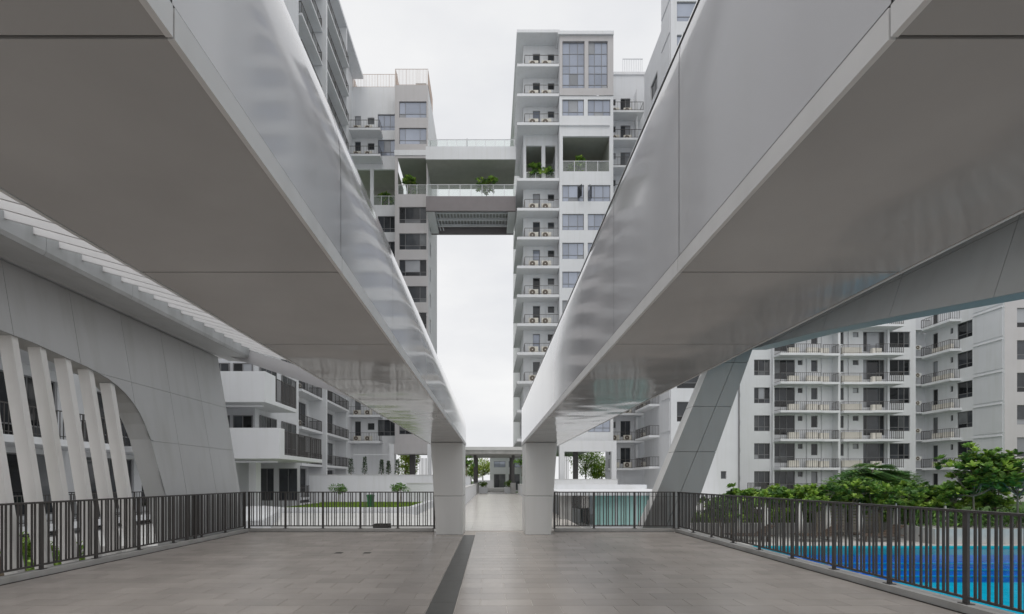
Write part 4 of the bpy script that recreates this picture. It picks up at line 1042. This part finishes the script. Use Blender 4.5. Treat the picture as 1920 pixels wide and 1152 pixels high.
# ================================================================== PLANTS
def leaf(m, base, dirv, up, L_, w):
    side = dirv.cross(up)
    if side.length < 1e-3: side = dirv.orthogonal()
    side.normalize(); nn = side.cross(dirv).normalized()
    tip = base + dirv*L_ - nn*L_*0.10; p1 = base + dirv*L_*0.35 + nn*L_*0.03; p2 = base + dirv*L_*0.75 + nn*L_*0.02
    n_ = len(m.v)
    m.v += [tuple(base), tuple(p1 - side*w*0.32), tuple(p2 - side*w*0.5), tuple(tip), tuple(p2 + side*w*0.5), tuple(p1 + side*w*0.32), tuple((p1+p2)/2 - nn*w*0.16)]
    m.f += [(n_+i, n_+(i+1) % 6, n_+6) for i in range(6)]; m.mi += [m.cur]*6
def rosette(m, c, axis, n_, L_, w, rng):
    axis = axis.normalized(); a = axis.orthogonal().normalized(); b = axis.cross(a)
    for i in range(n_):
        th = 2.4*i + rng.uniform(-.3, .3); el = rng.uniform(0.15, 1.25)
        dv = (a*math.cos(th) + b*math.sin(th))*math.cos(el) + axis*math.sin(el)
        leaf(m, c + axis*0.02, dv.normalized(), axis, L_*rng.uniform(.7, 1.15), w*rng.uniform(.8, 1.2))
def rdir(rng):
    z = rng.uniform(-1, 1); t = rng.uniform(0, 6.2832); r = math.sqrt(1-z*z); return Vector((r*math.cos(t), r*math.sin(t), z))

def rosette_tree(name, label, cat, loc, h, rx_, rz_, n_ros, seed, leafs=('leaf_mid', 'leaf_dark', 'leaf_bright'), L_=0.26, w=0.10, group=None, lobes=5, nl=12, trunk=0.05):
    rng = random.Random(seed); t = thing(name, label, cat, loc, 0, group)
    cz = h - rz_
    lob = [(Vector((rng.uniform(-1, 1)*rx_*0.6, rng.uniform(-1, 1)*rx_*0.6, cz + rng.uniform(-.55, .6)*rz_)), rng.uniform(.38, .6)) for _ in range(lobes)]
    tips = []
    m = MB()
    for i in range(n_ros):
        c, s = rng.choice(lob); dv = rdir(rng)
        if dv.z < -0.4: dv.z *= -0.6
        rr = s*rng.uniform(.45, 1.12)
        p = c + Vector((dv.x*rx_*rr, dv.y*rx_*rr, dv.z*rz_*rr))
        m.cur = rng.choices(range(len(leafs)), [4, 2.5, 3.5][:len(leafs)])[0]
        ax = (dv*0.45 + Vector((0, 0, 1.0)) + rdir(rng)*0.25)
        rosette(m, p, ax, nl, L_, w, rng); tips.append(p)
    m.build('crown', list(leafs), t)
    b = MB(); fork = Vector((rng.uniform(-.1, .1), rng.uniform(-.1, .1), max(0.3, cz-rz_*0.6)))
    b.tube([(0, 0, 0), tuple(fork*0.5 + Vector((0.04, 0, 0))), tuple(fork)], [trunk, trunk*0.85, trunk*0.7], 7)
    for (c, s) in lob:
        midp = (fork + c)/2 + rdir(rng)*0.1
        b.tube([tuple(fork), tuple(midp), tuple(c)], [trunk*0.6, trunk*0.45, trunk*0.25], 6)
        for q in range(3):
            p = rng.choice(tips)
            if (p-c).length < rx_*0.9: b.tube([tuple(c), tuple((p+c)/2+rdir(rng)*0.05), tuple(p)], [trunk*0.25, trunk*0.2, trunk*0.15], 5)
    b.build('trunk', 'bark', t); return t

def leafy_tree(name, label, cat, loc, h, rx_, rz_, n_leaf, seed, leafs, L_=0.16, group=None, trunk=0.12, lobes=9, conic=False):
    rng = random.Random(seed); t = thing(name, label, cat, loc, 0, group); cz = h - rz_
    m = MB(); lob = []
    for _ in range(lobes):
        dv = rdir(rng); lob.append((Vector((dv.x*rx_*.65, dv.y*rx_*.65, cz+dv.z*rz_*.65)), rng.uniform(.3, .5)))
    for i in range(n_leaf):
        if conic:
            f = rng.random()**0.8; a = rng.uniform(0, 6.28); rr = rx_*(1-f*0.75)*rng.uniform(.5, 1.05)*(0.85+0.25*math.sin(5*a+f*9))
            p = Vector((rr*math.cos(a), rr*math.sin(a), h-2*rz_+2*rz_*f)); dv = Vector((math.cos(a), math.sin(a), .4))
        else:
            c, s = rng.choice(lob); dv = rdir(rng); rr = s*rng.uniform(.55, 1.15); p = c + Vector((dv.x*rx_*rr, dv.y*rx_*rr, dv.z*rz_*rr))
        m.cur = rng.choices(range(len(leafs)), [5, 3, 2][:len(leafs)])[0]
        leaf(m, p, (dv + rdir(rng)*0.8).normalized(), (Vector((0, 0, 1)) + rdir(rng)*.4).normalized(), L_*rng.uniform(.6, 1.3), L_*0.5)
    m.build('crown' if not conic else 'foliage', list(leafs), t)
    b = MB(); b.tube([(0, 0, 0), (0.03, 0, h*0.35), (0, 0.02, cz)], [trunk, trunk*.8, trunk*.5], 7)
    if not conic:
        for (c, s) in lob: b.tube([(0, 0, max(.2, cz-rz_*.5)), tuple((c+Vector((0, 0, cz-rz_*.5)))/2), tuple(c)], [trunk*.5, trunk*.35, trunk*.15], 5)
    b.build('trunk' if not conic else 'stem', 'bark', t); return t

# frangipani row behind the pool
row_ = [(1352, 23.0, 925, 30), (1372, 24.4, 906, 16), (1425, 23.3, 905, 34), (1470, 23.8, 908, 34), (1530, 23.2, 905, 46), (1592, 23.6, 898, 46), (1650, 23.2, 903, 46), (1705, 23.8, 905, 44), (1762, 23.3, 900, 46)]
nmx = ['leftmost, beside the slanted leg', 'slim one second from the left', 'third from the left', 'fourth from the left', 'fifth from the left', 'left of the feathery tree', 'below the feathery tree', 'right of the feathery tree', 'last before the tall trees']
for i, (px, yv, py, hw) in enumerate(row_):
    h = (fitz(py, yv) - PZ)*0.96; r = hw*yv/FPX*1.2
    rosette_tree('frangipani_tree', 'green frangipani behind the pool, ' + nmx[i], 'tree', (fitx(px, yv), yv, PZ), h, r, min(0.85, h*0.36) if hw > 20 else 0.6, int(130 if hw > 40 else 90 if hw > 20 else 26), 100+i, group='frangipani behind the pool', L_=0.25, w=0.13, lobes=9, nl=14)
for i, (px, yv, py, hw, lb) in enumerate(((1400, 26.2, 915, 30, 'gap beside the slanted leg'), (1450, 26.4, 912, 34, 'left end of the row'), (1500, 26.0, 908, 40, 'left of the middle'), (1560, 26.3, 903, 42, 'middle, left of the feathery tree'), (1675, 26.2, 903, 42, 'middle, right of the feathery tree'), (1735, 26.0, 902, 44, 'right of the middle'), (1795, 26.3, 898, 44, 'right end of the row'))):
    h = (fitz(py, yv) - PZ)*0.93; r = hw*yv/FPX*1.2
    rosette_tree('frangipani_tree', 'green frangipani in the second row behind the pool, ' + lb, 'tree', (fitx(px, yv), yv, PZ), h, r, 0.9, 110, 170+i, group='frangipani behind the pool', L_=0.27, w=0.14, lobes=9, nl=13)
for i, (px, yv, py, hw, lb) in enumerate(((1825, 20.9+1.2, 842, 38, 'tall frangipani at the right end of the pool, left of the tall pair'), (1905, 21.4, 838, 52, 'tall frangipani cut by the right edge of the picture'), (1868, 23.5, 872, 46, 'darker frangipani between and behind the two tall ones'))):
    h = fitz(py, yv) - PZ; r = hw*yv/FPX*1.2
    rosette_tree('frangipani_tree', lb, 'tree', (fitx(px, yv), yv, PZ), h, r, 1.35, 170, 140+i, group='frangipani behind the pool', L_=0.28, w=0.14, lobes=11, nl=14)
# feathery flat tree
ft = thing('feathery_tree', 'feathery flat-topped tree rising behind the frangipani row', 'tree', (fitx(1640, 27), 27, PZ)); rng = random.Random(5)
m = MB(); b = MB(); H = fitz(864, 27)-PZ
b.tube([(0, 0, 0), (0.1, 0, H*0.5), (0, 0, H-0.15)], [0.07, 0.055, 0.03], 7)
for i in range(52):
    lv = rng.random()**0.8; a = i*2.4 + rng.uniform(-.3, .3); L_ = (0.9 + 1.7*lv)*rng.uniform(.75, 1.15); z0 = H - 0.25 - lv*0.95
    dv = Vector((math.cos(a), math.sin(a)*0.8, 0)); lift = rng.uniform(0.1, 0.55)*(1-0.6*lv); pts = []
    for q in range(9):
        s_ = q/8; pts.append(Vector((0, 0, z0)) + dv*L_*s_ + Vector((0, 0, lift*L_*(s_ - 0.85*s_*s_) - 0.10*L_*s_*s_)))
    b.tube([tuple(p) for p in pts[::2]], [0.02, 0.016, 0.012, 0.009, 0.006], 5)
    for q in range(1, 9):
        ln = L_*0.30*math.sin(math.pi*min(1, (q+1.5)/10.5))
        m.cur = rng.choice((0, 0, 0, 1))
        for sd in (-1, 1):
            sdv = (Vector((-dv.y, dv.x, -0.25))*sd + dv*0.55).normalized()
            for s2 in range(6):
                c = pts[q] + sdv*ln*(s2+0.5)/6
                for s3 in (-1, 1): leaf(m, c, (dv*s3 + sdv*0.5).normalized(), Vector((0, 0, 1)), 0.15, 0.075)
m.build('crown', ['leaf_feather', 'leaf_mid'], ft); b.build('trunk', 'bark', ft)
# hedge below
hb = MB(); rng = random.Random(9)
for i in range(10000):
    x = rng.uniform(9.2, 24); yv = rng.uniform(25.05, 25.7); zz = PZ + 0.4 + 1.1*rng.random()**0.8*(0.8+0.3*math.sin(x*2.1))
    hb.cur = rng.choice((0, 0, 1)); leaf(hb, Vector((x-16, yv-25.3, zz)), rdir(rng), Vector((0, 0, 1)), 0.19, 0.09)
o = hb.build('hedge', ['leaf_bright', 'leaf_mid'], None, (16, 25.3, 0)); stuff(o); tag(o, 'bright green ground cover along the back of the pool deck', 'hedge')
hb = MB()
for i in range(3500):
    x = rng.uniform(19.3, 30); yv = rng.uniform(21.0, 24.4); zz = PZ + 0.7 + 0.7*rng.random()
    hb.cur = rng.choice((0, 0, 1)); leaf(hb, Vector((x-24, yv-22.5, zz)), rdir(rng), Vector((0, 0, 1)), 0.28, 0.07)
o = hb.build('undergrowth', ['leaf_dark', 'leaf_mid'], None, (24, 22.5, 0)); stuff(o); tag(o, 'dark undergrowth filling the concrete planter at the right of the pool', 'shrubs')

# columnar plants on the white planter wall
for i, (px, top) in enumerate(((658, 861), (684, 858), (715.5, 863), (728.5, 866), (745, 862))):
    yv = 40.9; h = fitz(top, yv)-1.80
    leafy_tree('columnar_plant', 'narrow dark columnar plant on the white planter wall, %s' % ('leftmost', 'second from the left', 'middle of five', 'fourth from the left', 'rightmost of five')[i], 'plant', (fitx(px, yv), yv, 1.80), h, 0.24, h*0.47, 420, 200+i, ('leaf_deep', 'leaf_dark'), L_=0.13, group='columnar plants behind the lawn', trunk=0.03, conic=True)
# small spreading trees by the lawn
for i, (px, yv, top, lb) in enumerate(((750, 31, 907, 'small round-topped tree at the back of the lawn right of the bin'), (634, 33, 908, 'small spreading tree at the back of the lawn left of the bin'))):
    h = fitz(top, yv)+0.12
    leafy_tree('small_tree', lb, 'tree', (fitx(px, yv), yv, -0.12), h, 0.62, 0.30, 700, 220+i, ('leaf_mid', 'leaf_feather'), L_=0.12, trunk=0.035, lobes=8)
# frangipani by the walkway and round shrubs
rosette_tree('frangipani_tree', 'frangipani in the raised planter left of the walkway', 'tree', (-2.3, 45.6, 1.75), 2.0, 1.05, 0.75, 42, 301, ('leaf_mid', 'leaf_dark'), L_=0.34, w=0.12, trunk=0.06)
rosette_tree('frangipani_tree', 'frangipani in the raised planter right of the walkway', 'tree', (2.95, 45.6, 1.75), 2.0, 0.95, 0.75, 42, 302, ('leaf_mid', 'leaf_dark'), L_=0.34, w=0.12, trunk=0.06)
for i, (x, lb) in enumerate(((-0.75, 'rounded green shrub in the left planter box at the walkway end'), (1.9, 'rounded green shrub in the right planter box at the walkway end'))):
    leafy_tree('shrub', lb, 'shrub', (x, 51.0, 0.64), 0.68, 0.5, 0.33, 900, 310+i, ('leaf_mid', 'leaf_bright'), L_=0.11, trunk=0.03, lobes=14)
# trees seen through the void decks
bgt = [(760, 66, 838, 2.0, 'yellow-green tree seen through the open ground floor of the left tower', ('leaf_yellow', 'leaf_bright')), (905, 90, 862, 2.6, 'yellow-green tree left of the low building at the walkway end', ('leaf_yellow', 'leaf_bright')), (883, 92, 858, 3.2, 'green tree beyond the link canopy at far left', ('leaf_bright', 'leaf_mid')),
       (1098, 74, 835, 2.6, 'bright green tree seen through the open ground floor of the right tower, left one', ('leaf_bright', 'leaf_mid')), (1128, 76, 840, 2.4, 'bright green tree seen through the open ground floor of the right tower, right one', ('leaf_bright', 'leaf_yellow'))]
for i, (px, yv, top, r, lb, lf) in enumerate(bgt):
    h = fitz(top, yv)+0.4
    leafy_tree('background_tree', lb, 'tree', (fitx(px, yv), yv, -0.4), h, r, h*0.36, 2600, 400+i, lf, L_=0.30, trunk=0.14)
# plants in the sky terraces
for i, (x, yv, z, h, r, lb) in enumerate(((4.6, 52.2, 33.3, 2.0, 0.9, 'shrub in the narrow planted terrace of the right tower, left one'), (6.0, 52.3, 33.3, 1.9, 0.8, 'shrub in the narrow planted terrace of the right tower, right one'), (9.2, 51.6, 33.49, 2.0, 0.9, 'leafy shrub in the wide planted terrace of the right tower'),
        (-0.4, 54.0, 32.31, 2.6, 1.1, 'leafy shrub standing on the sky bridge'), (-9.2, 56.0, 33.89, 2.3, 1.1, 'leafy shrub in the planted terrace of the left tower'), (-12.6, 57.6, 33.8, 1.8, 0.9, 'leafy shrub in the recessed planted terrace of the left tower'))):
    rosette_tree('terrace_shrub', lb, 'shrub', (x, yv, z), h, r, h*0.42, 60, 500+i, ('leaf_mid', 'leaf_dark', 'leaf_bright'), L_=0.36, w=0.17, lobes=6, trunk=0.05)
# shrubs below the fins
for i, (px, yv, py) in enumerate(((147, 10.4, 1025), (100, 9.0, 1040), (60, 9.4, 1000))):
    z = fitz(py, yv)
    leafy_tree('shrub', 'bright green shrub growing behind the slanted fins, %s' % ('rightmost', 'middle', 'leftmost')[i], 'shrub', (fitx(px, yv), yv, -0.7), z+0.7, 0.35, 0.30, 350, 600+i, ('leaf_bright', 'leaf_mid'), L_=0.14, trunk=0.02)
# slatted screen and dark column in the right void deck
vd = thing('void_deck_screen', 'dark slatted screen and column inside the open ground floor of the right tower', 'screen', (8.4, 55, 0))
box('column', 9.0, 9.5, 52.5, 53.0, -0.25, 4.9, 'post_dark', vd)
for i in range(7): box('slat', 7.75+i*0.17, 7.81+i*0.17, 55, 55.06, 0.0, 4.5, 'post_dark', vd)
